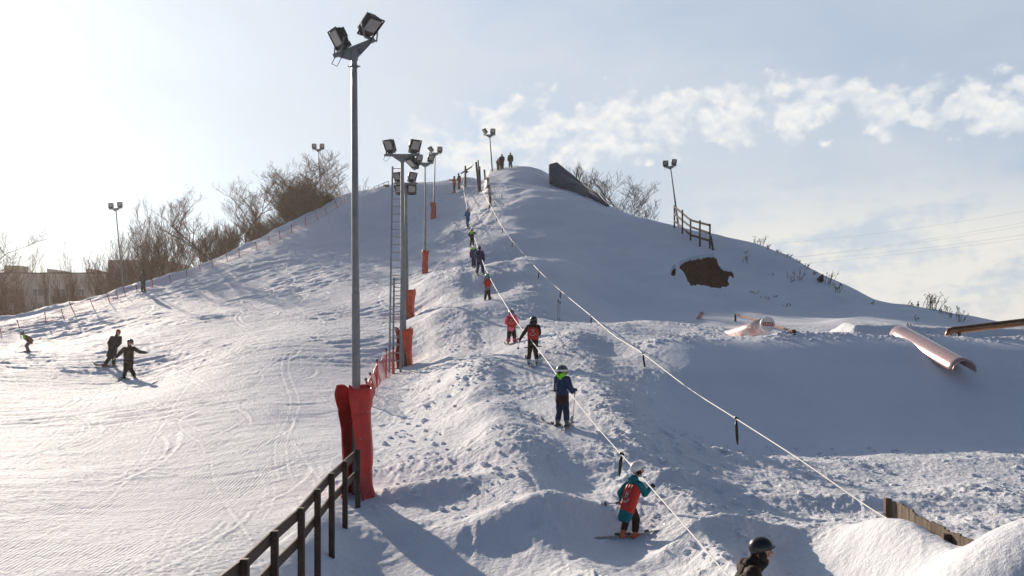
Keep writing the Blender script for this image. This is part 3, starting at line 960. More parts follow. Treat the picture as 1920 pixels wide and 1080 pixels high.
# ---------------------------------------------------------------- protective pads round the masts
def pad(base, height, r, label, seed, open_dir=-95, m=None, flare=0.35, wob=0.06, eyelets=False, leanx=0.0):
    rs = random.Random(seed)
    root = thing('protective_pad', label, 'protective pad', base, 0, 'red pads round the masts')
    nz, na = 84, 72
    b = MB(); vs = []
    gap = R(46)
    th = 0.035
    ph = [rs.uniform(0, 6.28) for _ in range(8)]
    for side in (0, 1):
        for j in range(nz + 1):
            t = j / nz
            for i in range(na + 1):
                u = i / na
                a = R(open_dir) + gap * (0.6 + 0.5 * math.sin(3.0 * t + ph[0])) + u * (2 * math.pi - gap * 1.6 - 0.4 * math.sin(2.2 * t + ph[1]))
                rr = r * (1 + 0.10 * math.sin(a * 3 + ph[2] + 2.0 * t) + 0.07 * math.sin(a * 7 + ph[3] + 5 * t) * (1 - t) + 0.05 * math.sin(9 * t + ph[4] + a))
                rr *= 1 + flare * max(0, 1 - t / 0.22) ** 1.5 * (0.5 + 0.8 * max(0, math.cos(a - R(-35))))
                rr *= 1 + 0.16 * math.exp(-((t - 0.93) / 0.09) ** 2) - 0.14 * math.exp(-((t - 0.62) / 0.12) ** 2) * (0.5 + 0.5 * math.cos(a - 2.4))
                # edges curl outwards
                e = max(0, 1 - min(u, 1 - u) / 0.10)
                rr *= 1 + 0.22 * e * (0.4 + 0.6 * t)
                rr *= 1 + 0.05 * (0.5 - abs(mnoise.noise(Vector((math.cos(a) * 2.2, math.sin(a) * 2.2, t * 5.0 + seed))))) + 0.03 * (0.5 - abs(mnoise.noise(Vector((math.cos(a) * 6, math.sin(a) * 6, t * 14.0 + seed)))))
                rr *= 1 - 0.05 * math.exp(-((t - 0.31) / 0.012) ** 2) - 0.04 * math.exp(-((t - 0.80) / 0.012) ** 2)
                if side: rr -= th
                z = height * t + (wob * math.sin(a * 2 + ph[5]) + wob * 0.5 * math.sin(a * 5 + ph[6])) * t - 0.25 * (1 - t)
                vs.append((rr * math.cos(a) + leanx * t, rr * math.sin(a), z))
    N = (nz + 1) * (na + 1); w_ = na + 1
    fs = []
    for j in range(nz):
        for i in range(na):
            k = j * w_ + i
            fs.append([k, k + 1, k + w_ + 1, k + w_]); fs.append([N + k, N + k + w_, N + k + w_ + 1, N + k + 1])
    for j in range(nz):
        for i in (0, na):
            k = j * w_ + i
            fs.append([k, k + w_, N + k + w_, N + k])
    for i in range(na):
        for j in (0, nz):
            k = j * w_ + i
            fs.append([k, N + k, N + k + 1, k + 1])
    b.add(vs, fs)
    o = b.build('cover', m or M_RED, root, smooth=True)
    bm = bmesh.new(); bm.from_mesh(o.data); bmesh.ops.recalc_face_normals(bm, faces=bm.faces); bm.to_mesh(o.data); bm.free()
    if eyelets:
        bv = BVHTree.FromPolygons([v.co.copy() for v in o.data.vertices], [list(p.vertices) for p in o.data.polygons])
        for (ex, ez) in ((0.10, 1.05), (0.17, 0.28), (-0.13, 0.55), (0.21, 1.55), (-0.17, 1.35)):
            hp, n_, _, _ = bv.ray_cast(Vector((ex, -2, ez)), Vector((0, 1, 0)))
            if hp is None: continue
            e = MB(); rr_ = n_.to_track_quat('Z', 'Y').to_matrix() if n_.y < 0 else (-n_).to_track_quat('Z', 'Y').to_matrix()
            ring = [hp + rr_ @ Vector((0.016 * math.cos(2 * math.pi * k / 10), 0.016 * math.sin(2 * math.pi * k / 10), 0.005)) for k in range(11)]
            e.tube(ring, 0.005, 5)
            e.build('eyelet', M_STEEL, root)
    return root


pad(Vector((g1.x + 0.02, g1.y, g1.z + 0.02)), 2.02, 0.27, 'big red tarpaulin pad open at the front, round the tallest mast', 3, eyelets=True, open_dir=-118, flare=0.45)
pad(g2 + Vector((0.0, 0.0, 0)), 1.50, 0.30, 'orange red pad round the foot of the ladder mast', 8, m=M_ORANGE, open_dir=-105)
pad(g3 + Vector((0.10, 0, 0)), 1.50, 0.30, 'orange red pad higher up behind the ladder, mostly hidden by the mast in front', 12, m=M_ORANGE, open_dir=-110)
pad(g4, 1.50, 0.20, 'short orange red pad round the mast halfway up the hill', 15, m=M_ORANGE, open_dir=100, flare=0.1)
pad(g5, 1.45, 0.24, 'smallest orange red pad, round the highest mast beside the lift track', 19, m=M_ORANGE, open_dir=100, flare=0.2)


# ---------------------------------------------------------------- net posts and nets
def net_post(t, bpt, label, group, rad=0.02, cap=True):
    """t: (px,py) of its tip, bpt: (px,py) of its foot"""
    g = hit(*bpt)
    top = at(t[0], t[1], g.y)
    root = thing('net_post', label, 'post', g, 0, group)
    d = (top - g).normalized()
    MB().tube([g - d * 0.3, top], rad, 7).build('rod', M_REDPL, root, world=True)
    if cap:
        MB().tube([top - d * 0.02, top + d * 0.05], rad * 1.5, 7).build('cap', M_BLACKPL, root, world=True)
    return g, top


def net(poles, label, mtl, cell=0.09, rad=0.003, sag=0.08, hfrac=0.92):
    root = thing('safety_net', label, 'safety net', poles[0][0], 0)
    b = MB()
    for (g0, q0), (ga, qa) in zip(poles[:-1], poles[1:]):
        L = (ga - g0).length
        if L > 22: continue
        h = (q0 - g0).length
        nx = max(2, int(L / cell)); nz = max(2, int(min(1.2, h * hfrac) / cell))

        def P(u, v):
            p = g0.lerp(ga, u); q = q0.lerp(qa, u)
            bot = Vector((p.x, p.y, max(p.z, gz_fast(p.x, p.y)) + 0.02)); tp = p.lerp(q, hfrac)
            tp = tp - Vector((0, 0, sag * 4 * u * (1 - u)))
            r = bot.lerp(tp, v)
            return r + Vector((0.02 * math.sin(u * 9 + v * 5), 0.03 * math.sin(u * 7 + 2 * v), 0))
        # diagonal mesh
        for i in range(-nz, nx + 1):
            for s in (1, -1):
                pts = []
                for j in range(nz + 1):
                    k = i + j if s == 1 else i + nz - j
                    if 0 <= k <= nx:
                        pts.append(P(k / nx, j / nz))
                if len(pts) > 1:
                    b.tube(pts, rad, 3, cap=False)
        for v in (0.0, 1.0):
            b.tube([P(i / 8, v) for i in range(9)], rad * 2.0, 4, cap=False)
    b.build('mesh', mtl, root, world=True)
    return root


def gz_fast(x, y):
    return float(terrain(np.array([x]), np.array([y]), detail=False)[0][0])


NEAR = [((686, 712), (696, 762)), ((694, 701), (702, 740)), ((707, 676), (707, 724)), ((724, 656), (724, 709)), ((738, 653), (739, 701))]
NEAR_L = ['red net post leaning left, nearest to the tallest mast', 'second red net post up from the tallest mast, leaning left', 'upright red net post in the middle of the short row by the ladder',
          'tall upright red net post just left of the ladder foot', 'red net post right at the ladder foot, highest of its short row']
near_p = [net_post(t, b_, l, 'red net posts below the ladder', 0.028) for (t, b_), l in zip(NEAR, NEAR_L)]
net(near_p, 'orange red safety net strung between the posts below the ladder', M_REDPL, 0.10, 0.0035)

LEFT = [((-28, 628), (-25, 638)), ((0, 617), (2, 626)), ((32, 601), (37, 615)), ((84, 586), (86, 604)), ((115, 580), (119.5, 597)), ((130, 567.5), (141, 590)), ((169, 562), (176, 579)), ((199, 549), (206, 568)),
        ((217, 546), (221, 560)), ((230.5, 538), (235, 554)), ((255, 535), (257, 548)), ((285, 525), (287, 539)), ((318, 517), (320, 529)), ((349.6, 507), (350, 519)), ((374, 498), (376, 509)), ((397, 488), (398.5, 501)),
        ((424, 476), (427, 491)), ((448, 468), (449, 482)), ((479, 455), (482, 469)), ((503.5, 444), (505, 458)), ((524, 434), (525, 449)), ((546, 422), (547, 437)), ((572, 410), (573.5, 424)),
        ((592, 399), (596, 412)), ((609.5, 391), (613, 402)), ((629, 378), (633, 390)), ((645, 370), (647, 381))]
ORD = ['leftmost', 'second', 'third', 'fourth', 'fifth', 'sixth', 'seventh', 'eighth', 'ninth', 'tenth', 'eleventh', 'twelfth', 'thirteenth', 'fourteenth', 'fifteenth', 'sixteenth', 'seventeenth', 'eighteenth', 'nineteenth',
       'twentieth', 'seventh from the top', 'sixth from the top', 'fifth from the top', 'fourth from the top', 'third from the top', 'second from the top', 'topmost']
left_p = [net_post(t, b_, w_ + (' of' if 'top' in w_ or w_ == 'leftmost' else ' from the left of') + ' the thin red net posts along the left piste edge', 'red net posts along the left edge of the piste', 0.03) for (t, b_), w_ in zip(LEFT, ORD)]
M_NETL = mat('pink faded net', (0.75, 0.28, 0.26), 0.7, 0, 0.2, 0.2, 2.0)
net(left_p, 'long faded pink safety net along the left edge of the piste', M_NETL, 0.22, 0.0045, 0.15, 0.95)


# ---------------------------------------------------------------- brown wooden fence in front
def front_fence():
    POSTS = [(671, 843), (647, 864.5), (622, 887), (595.5, 917), (565, 952), (515, 995), (459, 1047.5), (385, 1105)]
    DD = [18.0, 16.8, 15.5, 14.35, 13.2, 11.75, 10.43, 9.1]
    tops = [at(p[0], p[1], d) for p, d in zip(POSTS, DD)]
    root = thing('wooden_fence', 'dark brown two rail wooden fence climbing to the tallest mast', 'fence', (tops[3].x, tops[3].y, tops[3].z - 1.0))
    for i, t in enumerate(tops):
        z0 = gz(t.x, t.y) - 0.5
        b = MB(); b.box((t.x, t.y, (t.z + z0) / 2), (0.085, 0.085, t.z - z0), rotm(2 * math.sin(i * 3)))
        b.build('post', M_BROWNW, root, world=True, bevel=0.006)
    for dz, hh, nm in ((-0.10, 0.15, 'upper_rail'), (-0.47, 0.135, 'lower_rail')):
        for a, c in zip(tops[:-1], tops[1:]):
            off = Vector((-0.06, 0, dz))
            d = (c - a).normalized() * 0.004
            b = MB(); b.beam(a + off + d, c + off - d, 0.032, hh); b.build(nm, M_BROWNW, root, world=True, bevel=0.004)
    return root


front_fence()


# weathered boards sticking out of the drift at the right
def board_fence():
    line = [(1668, 941, 14.2), (1686, 942, 13.95), (1723, 967, 13.2), (1770, 991, 12.45), (1800, 1004, 12.0), (1850, 1024, 11.4)]
    P = [at(*q) for q in line]
    root = thing('board_fence', 'weathered grey board fence half buried in the drift at the lower right', 'fence', P[2] - Vector((0, 0, 0.5)))
    rs = random.Random(2)
    acc = []
    for a, c in zip(P[:-1], P[1:]):
        n = max(1, int((c - a).length / 0.11))
        for k in range(n):
            acc.append((a.lerp(c, k / n), a.lerp(c, (k + 0.96) / n)))
    b = MB()
    for a, c in acc:
        t = rs.uniform(-0.02, 0.012); dn = 0.55
        o = Vector((rs.uniform(-0.004, 0.004), 0, 0))
        th = Vector((0.03, 0.012, 0))
        poly = [a + o + Vector((0, 0, t)), c + o + Vector((0, 0, t + rs.uniform(-0.008, 0.008))), c + o - Vector((0, 0, dn)), a + o - Vector((0, 0, dn))]
        b.prism(poly, th)
    b.build('boards', M_GREYW, root, world=True)
    e = P[0]
    MB().box(e + Vector((-0.02, 0.02, -0.2)), (0.09, 0.09, 0.5)).build('post', M_GREYW, root, world=True, bevel=0.005)
    e = at(1773, 1001, 12.3)
    MB().box(e + Vector((0.0, -0.02, -0.22)), (0.10, 0.09, 0.45)).build('post', mat('brown post', (0.12, 0.06, 0.03), 0.7), root, world=True, bevel=0.005)


board_fence()


# three rail fence on the right flank
def hill_fence():
    Q = [(1264.4, 385, 427.2), (1279.4, 393.4, 438.4), (1294.8, 410, 450.6), (1312.2, 413, 461.9), (1331, 419.7, 466)]
    G = [hit(x, b) for x, t, b in Q]
    T = [at(x, t, g.y) for (x, t, b), g in zip(Q, G)]
    root = thing('rail_fence', 'grey three rail fence stepping down the snowy right flank', 'fence', G[2])
    for g, t in zip(G, T):
        MB().beam(g - Vector((0, 0, 0.4)), t, 0.11, 0.11).build('post', M_HILLW, root, world=True)
    rails = [[(1264, 387), (1295, 413), (1331, 422.5)], [(1264, 401), (1295, 425.5), (1331, 437.5)], [(1264, 414), (1296, 441), (1331, 451.5)]]
    for r in rails:
        p = []
        for (x, y), gi in zip(r, (0, 2, 4)):
            p.append(at(x, y, G[gi].y - 0.10))
        for a, c in zip(p[:-1], p[1:]):
            MB().beam(a, c, 0.04, 0.15).build('rail', M_HILLW, root, world=True)
    a = at(1332.5, 443, G[4].y - 0.2); c = hit(1338, 469)
    MB().beam(a, c - Vector((0, 0, 0.2)), 0.1, 0.12).build('brace', M_HILLW, root, world=True)


hill_fence()


# netted fence, posts and pulley gallows at the head of the lift
def lift_head():
    root = None
    Q = [((908, 318), (911, 336)), ((914.4, 333), (916, 352)), ((917, 347), (918.5, 366)), ((918, 361), (919.5, 376)), ((919, 368), (919.5, 388))]
    GG = []
    for t, b_ in Q:
        g = hit(b_[0], b_[1], 60); GG.append((g, at(t[0], t[1], g.y)))
    root = thing('snow_fence', 'snow clogged dark post fence down the edge of the summit step', 'fence', GG[2][0])
    for g, t in GG:
        MB().tube([g - Vector((0, 0, 0.5)), t], 0.10, 6).build('post', M_HILLW, root, world=True)
    b = MB()
    for (g0, q0), (ga, qa) in zip(GG[:-1], GG[1:]):
        for k in range(7):
            v = k / 7.0 * 0.9
            b.tube([g0.lerp(q0, v), ga.lerp(qa, v)], 0.02, 4)
    b.build('netting', M_HILLW, root, world=True)
    for (t, b_, r, l) in (((892.8, 303.9), (898.9, 340), 0.13, 'thick dark leaning post at the head of the lift'), ((896.4, 300), (901, 336), 0.08, 'thin dark leaning post behind the thick one at the head of the lift'),
                       ((899.8, 311.7), (901.5, 333), 0.07, 'short dark stub post beside the two leaning posts at the lift head')):
        g = at(b_[0], b_[1], 99.5); g.z = min(g.z, gz(g.x, g.y))
        o = MB().tube([g - Vector((0, 0, 0.3)), at(t[0], t[1], 99.5)], [r, r * 0.8], 7).build('wooden_post', M_HILLW)
        tag(o, l, 'post', 'posts at the head of the lift')
    g = at(872.3, 343, 102.5); g.z = min(g.z, gz(g.x, g.y))
    r2 = thing('lift_gallows', 'dark pole with a slanting crossbar carrying the tow rope at the top', 'lift pole', g)
    MB().tube([g - Vector((0, 0, 0.4)), at(872.8, 311, 102.5)], 0.10, 7).build('pole', M_HILLW, r2, world=True)
    MB().beam(at(864, 325.6, 102.3), at(884.4, 312.8, 102.3), 0.12, 0.12).build('crossbar', M_HILLW, r2, world=True)
    MB().tube([at(884.4, 312.8, 102.3), at(888, 307.5, 102.3)], [0.04, 0.02], 5).build('rod', M_HILLW, r2, world=True)
    MB().tube([at(874.2, 321, 102.1), at(876.5, 323.5, 102.1)], 0.12, 8).build('pulley', M_DARK, r2, world=True)
    # handrail at the upper left
    a, c = at(700, 351, 101.5), at(729, 339.6, 101.5)
    r3 = thing('handrail', 'thin grey handrail slanting up to the plateau edge behind the masts', 'railing', a - Vector((0, 0, 0.8)))
    MB().tube([a, c], 0.03, 5).build('rail', M_STEEL, r3, world=True)
    a2, c2 = a - Vector((0, 0, 0.35)), c - Vector((0, 0, 0.35))
    MB().tube([a2, c2], 0.025, 5).build('rail', M_STEEL, r3, world=True)
    for u in (0.05, 0.35, 0.67, 0.98):
        p = a.lerp(c, u)
        MB().tube([p - Vector((0, 0, 1.2)), p], 0.03, 5).build('post', M_STEEL, r3, world=True)
    MB().box(c + Vector((-0.22, 0.1, -0.45)), (0.5, 0.2, 0.22)).build('foot_plate', M_DARK, r3, world=True)


lift_head()


# ---------------------------------------------------------------- tow ropes and hanging handles
def catmull(P, n=10):
    out = []
    Q = [P[0] * 2 - P[1]] + P + [P[-1] * 2 - P[-2]]
    for i in range(1, len(Q) - 2):
        for k in range(n):
            t = k / n
            a, b_, c, d = Q[i - 1], Q[i], Q[i + 1], Q[i + 2]
            out.append(0.5 * ((2 * b_) + (c - a) * t + (2 * a - 5 * b_ + 4 * c - d) * t * t + (3 * b_ - a - 3 * c + d) * t ** 3))
    out.append(P[-1])
    return out


R1 = [(1440, 1165, 9.3), (1365, 1080, 11), (1290, 993, 12.9), (1217, 910, 15.3), (1165, 852, 17.6), (1115, 795, 19.8), (1069, 737, 22.2), (1035, 690, 25.2), (1007, 652, 29.5), (968, 603, 33.8), (945, 566, 40), (922, 527, 47.5),
      (905, 490, 56), (893, 455, 67), (882, 420, 80), (875, 385, 90), (869, 350, 100.5), (872, 330, 104)]
R2 = [(1745, 1024, 12.3), (1690, 988, 13.3), (1620, 945, 14.4), (1500, 862, 16.8), (1380, 785, 20.4), (1290, 727, 24.5), (1205, 663, 30), (1150, 628, 36), (1108, 592, 42), (1051, 545, 51), (1011, 508, 60), (983, 477, 68), (961, 452, 75), (943, 427, 81), (930, 405, 86.5), (917, 380, 93), (905, 358, 101)]
def rope_d(x, y, D):
    return min(D, hit(x, y + 4, 12).y - (0.8 if y > 600 else 2.0)) if y < 700 else D


R2 = [(x, y, rope_d(x, y, D)) for x, y, D in R2]
R1 = [(x, y, rope_d(x, y, D) if 350 < y < 530 else D) for x, y, D in R1]
rope1 = [at(*q) for q in R1]; rope2 = [at(*q) for q in R2]
o = MB().tube(catmull(rope1), [0.0068 + 0.00022 * p.y for p in catmull(rope1)], 6).build('tow_rope', M_ROPE, None, smooth=True)
tag(o, 'white tow rope held by the row of skiers being pulled uphill', 'tow rope', 'tow ropes of the lift')
o = MB().tube(catmull(rope2), [0.0078 + 0.00024 * p.y for p in catmull(rope2)], 6).build('tow_rope', M_ROPE, None, smooth=True)
tag(o, 'white return rope sagging down the hill with empty handles hanging from it', 'tow rope', 'tow ropes of the lift')
HAND = [(1380, 785, 20.4, 834, 3, 'nearest handle hanging from the return rope above the shaded kicker face'), (1205, 663, 30, 694, 5, 'second nearest handle hanging from the return rope at the left end of the kicker'),
        (1108, 592, 42, 614, 0, 'handle hanging from the return rope just right of the stuck ski poles'), (1051, 545, 51, 563, -1, 'handle hanging from the return rope right above the stuck ski poles'),
        (1011, 508, 60, 523, -2, None), (983, 477, 68, 490, -1, None), (961, 452, 75, 464, -1, None), (943, 427, 81, 438, -2, None), (930, 405, 86.5, 417, 2, None), (917, 384, 92, 394, 0, None),
        (1165, 852, 17.6, 893, -4, 'dark handle dangling from the tow rope behind the child in teal')]
HN = iter(['lowest', 'second', 'third', 'fourth', 'fifth', 'sixth and highest'])
for x, y, D, y2, dx, l in HAND:
    if x > 1170 or y < 640:
        D = rope_d(x, y, D)
    a = at(x, y, D); b_ = at(x + dx, y2, D)
    root = thing('tow_bar', l or next(HN) + ' of the small dark tow handles on the upper return rope, counted uphill', 'tow handle', b_, 0, 'tow handles on the ropes')
    d = (b_ - a)
    hb = MB()
    hb.tube([a + d * 0.10, a + d * 0.3, a + d * 0.8, b_], [0.024, 0.034, 0.030, 0.012], 7)
    hb.build('grip', M_BLACKPL, root, world=True, smooth=True)
    MB().tube([a + Vector((-0.03, 0, 0.03)), a + Vector((0.03, 0, 0.0)), a + d * 0.14], [0.03, 0.034, 0.014], 6).build('clamp', M_DARK, root, world=True)


# ---------------------------------------------------------------- snow park features
M_PIPE = mat('frosted pink plastic', (0.55, 0.36, 0.34), 0.26, 0.25, 0.6, 0.3, 2.5, 0.003, coat=0.3, grain=(1, 8, 8))
M_RUST = mat('brown coated steel', (0.30, 0.15, 0.075), 0.30, 0.7, 0.5, 0.35, 3.0, 0.002)
M_LOGW = mat('scraped white and red plastic', (0.78, 0.72, 0.70), 0.35, 0, 0.5, 0.3, 4.0, col2=(0.62, 0.26, 0.22), coat=0.2)
M_WHITEP = mat('white painted board', (0.72, 0.70, 0.68), 0.5, 0, 0.4, 0.1, 4.0)
M_SIGNR = mat('red brown sign', (0.42, 0.075, 0.03), 0.5, 0, 0.3, 0.1, 4.0)


def half_pipe():
    a = at(1687, 629, 33.6); b_ = at(1808, 697, 29.0)   # centre line, foot level
    root = thing('half_tube', 'long pinkish half tube lying down the shaded kicker face', 'park feature', b_)
    d = (b_ - a).normalized()
    s = d.cross(Vector((0, 0, 1))).normalized(); u = s.cross(d).normalized()
    m_ = MB(); n = 24; vs = []; L = 14; r = 0.36
    for k, rr in enumerate((r, r - 0.022)):
        for j in range(L + 1):
            p = a.lerp(b_, j / L)
            for i in range(n + 1):
                t = math.pi * (i / n) * 1.02 - 0.01
                vs.append(p + s * rr * math.cos(t) + u * rr * math.sin(t))
    w_ = n + 1; N = (L + 1) * w_; fs = []
    for j in range(L):
        for i in range(n):
            k = j * w_ + i
            fs += [[k, k + 1, k + w_ + 1, k + w_], [N + k, N + k + w_, N + k + w_ + 1, N + k + 1]]
        for i in (0, n):
            k = j * w_ + i; fs.append([k, k + w_, N + k + w_, N + k])
    for j in (0, L):
        for i in range(n):
            k = j * w_ + i; fs.append([k, N + k, N + k + 1, k + 1])
    m_.add(vs, fs)
    o = m_.build('shell', M_PIPE, root, smooth=True, world=True)
    bm = bmesh.new(); bm.from_mesh(o.data); bmesh.ops.recalc_face_normals(bm, faces=bm.faces); bm.to_mesh(o.data); bm.free()
    for w2 in (b_,):
        e = MB(); e.tube([w2 + s * (r - 0.01) * math.cos(math.pi * i / 20) + u * (r - 0.01) * math.sin(math.pi * i / 20) for i in range(21)], 0.018, 6)
        e.build('rim', M_PIPE, root, smooth=True, world=True)


half_pipe()


def log_feature():
    c = at(1439, 608, 34.6); e = at(1366, 633, 38.2)
    root = thing('log_tube', 'pale barrel tube with a round white end and red sign, half sunk in snow', 'park feature', c - Vector((0, 0, 0.3)))
    d = (e - c).normalized(); r = 0.262
    MB().tube([c + d * 0.012, e], r, 32).build('barrel', M_LOGW, root, smooth=True, world=True)
    q = (-d).to_track_quat('Z', 'Y').to_matrix()
    MB().tube([c + d * 0.03, c - d * 0.03], [r + 0.006, r + 0.004], 32).build('end_cap', M_WHITEP, root, world=True)
    # red sign on the end cap, with its worn white letters
    right = Vector((1, 0, 0)); right = (right - d * right.dot(d)).normalized(); upv = right.cross(-d) * -1
    if upv.z < 0: upv = -upv
    n_ = -d
    cc = c - d * 0.032 + upv * 0.0
    W, Hh = 0.195, 0.062
    sg = MB(); sg.prism([cc - right * W - upv * Hh, cc + right * W - upv * Hh, cc + right * W + upv * Hh, cc - right * W + upv * Hh], n_ * 0.012)
    sign = sg.build('sign', M_SIGNR, root, world=True)
    # strokes on a 0..1 grid per letter: E W I P as they can be made out
    letters = [[((0, 1), (1, 1)), ((0.1, 0.5), (0.8, 0.5)), ((0, 0), (1, 0))],
               [((0, 1), (0.25, 0.75)), ((0.5, 1), (0.2, 0)), ((1.0, 1), (0.7, 0))],
               [((0.45, 1), (0.2, 0)), ((0.95, 1), (0.7, 0))],
               [((0, 1), (0.9, 1)), ((0.9, 1), (0.9, 0.5)), ((0.9, 0.5), (0.1, 0.5)), ((0.1, 0.5), (0.1, 0))]]
    t = MB(); x0 = -0.155; lw = 0.060; gp = 0.024; lh = 0.070
    for k, L in enumerate(letters):
        for (p, q_) in L:
            P = lambda z: cc + n_ * 0.015 + right * (x0 + k * (lw + gp) + z[0] * lw) + upv * ((z[1] - 0.5) * lh)
            t.beam(P(p), P(q_), 0.014, 0.006, up=n_)
    t.build('lettering', M_WHITEP, sign, world=True)


log_feature()


def rails():
    a, b_ = at(1381, 590, hit(1381, 603).y), at(1487, 621, hit(1487, 627).y)
    root = thing('grind_rail', 'thin metal rail slanting behind the round white tube end', 'rail', a - Vector((0, 0, 0.5)))
    MB().beam(a, b_, 0.09, 0.09).build('bar', M_RUST, root, world=True, bevel=0.01)
    for p, dd in ((a, Vector((-0.06, 0, 0))), (b_, Vector((0.06, 0, 0)))):
        z = gz(p.x, p.y)
        MB().tube([p + dd * 0.2 + Vector((0, 0, 0.04)), p + dd + Vector((0, 0, -0.02)), Vector((p.x, p.y, min(z, p.z - 0.15) - 0.2)) + dd], [0.05, 0.06, 0.05], 8).build('leg', M_DARK, root, world=True)
    a, b_ = at(1781, 621, 33.5), at(2080, 585, 31.5)
    root = thing('grind_rail', 'thick copper brown pipe rail running off to the right over the kicker', 'rail', a - Vector((0, 0, 0.3)))
    rr = 0.125
    P = [a + Vector((-0.05, 0, -0.55)), a + Vector((-0.05, 0, -0.12)), a + Vector((-0.01, 0, 0.0)), a + Vector((0.12, 0, 0.03)), a + Vector((0.4, 0, 0.06)), b_]
    MB().tube(P, [rr * 0.8, rr * 0.95, rr, rr, rr, rr], 20).build('pipe', M_RUST, root, smooth=True, world=True)
    MB().box(a + Vector((0.30, 0.0, -0.22)), (0.10, 0.10, 0.4)).build('leg', M_DARK, root, world=True)
    # small orange tube
    g = hit(1309, 598); top = at(1316, 583.5, g.y)
    root = thing('short_tube', 'small orange and white tube stub poking from the snow', 'park feature', g)
    d = (top - g); dn = Vector((d.x, -0.35, d.z)).normalized()
    L = d.length
    r = 0.105
    vs = []; n = 20
    for rr_, t in ((r, -0.2), (r, L), (r - 0.015, L), (r - 0.015, L - 0.25)):
        p = g + dn * t
        s = dn.cross(Vector((0, 0, 1))).normalized(); u = s.cross(dn)
        vs += [p + s * rr_ * math.cos(2 * math.pi * k / n) + u * rr_ * math.sin(2 * math.pi * k / n) for k in range(n)]
    fs = [[i * n + k, i * n + (k + 1) % n, (i + 1) * n + (k + 1) % n, (i + 1) * n + k] for i in range(3) for k in range(n)] + [[3 * n + k for k in range(n)]]
    MB().add(vs, fs).build('tube', mat('faded orange plastic', (0.62, 0.24, 0.16), 0.4, 0, 0.5, 0.3, 8, col2=(0.75, 0.50, 0.44)), root, smooth=True, world=True)


rails()


def blue_ramp():
    M_BLUE = mat('dark blue painted boards', (0.012, 0.055, 0.13), 0.8, 0, 0.1, 0.3, 2.0, 0.004)
    up = [(1031, 309), (1044, 305.5), (1075, 331), (1105, 355), (1122, 363), (1140, 384)]
    D = [95, 94.6, 91.5, 88.5, 87.0, 84.6]
    top = [at(x, y, d) for (x, y), d in zip(up, D)]
    root = thing('ramp', 'dark blue wooden ramp wedge on the skyline right of the summit', 'ramp', top[2] - Vector((0, 0, 1)))
    bot = [Vector((p.x, p.y, min(gz(p.x, p.y), p.z) - 0.5)) for p in top]
    poly = top + bot[::-1]
    b = MB(); b.prism(poly, Vector((0.5, 2.4, 0)))
    b.build('side_boards', M_BLUE, root, world=True)
    e = MB(); e.beam(bot[0] + Vector((-0.05, -0.05, 0)), top[0] + Vector((-0.05, -0.05, 0.02)), 0.12, 0.12)
    e.build('corner_post', M_STEEL, root, world=True)
    for a, c in zip(top[:-1], top[1:]):
        MB().beam(a + Vector((0, -0.05, 0.03)), c + Vector((0, -0.05, 0.03)), 0.08, 0.06).build('top_edge', mat('blue edge', (0.02, 0.04, 0.07), 0.5), root, world=True)
    MB().box(bot[0].lerp(top[0], 0.45) + Vector((0.35, -0.06, 0.1)), (0.5, 0.06, 0.7)).build('hatch', mat('blue hatch', (0.05, 0.08, 0.12), 0.5), root, world=True)


blue_ramp()


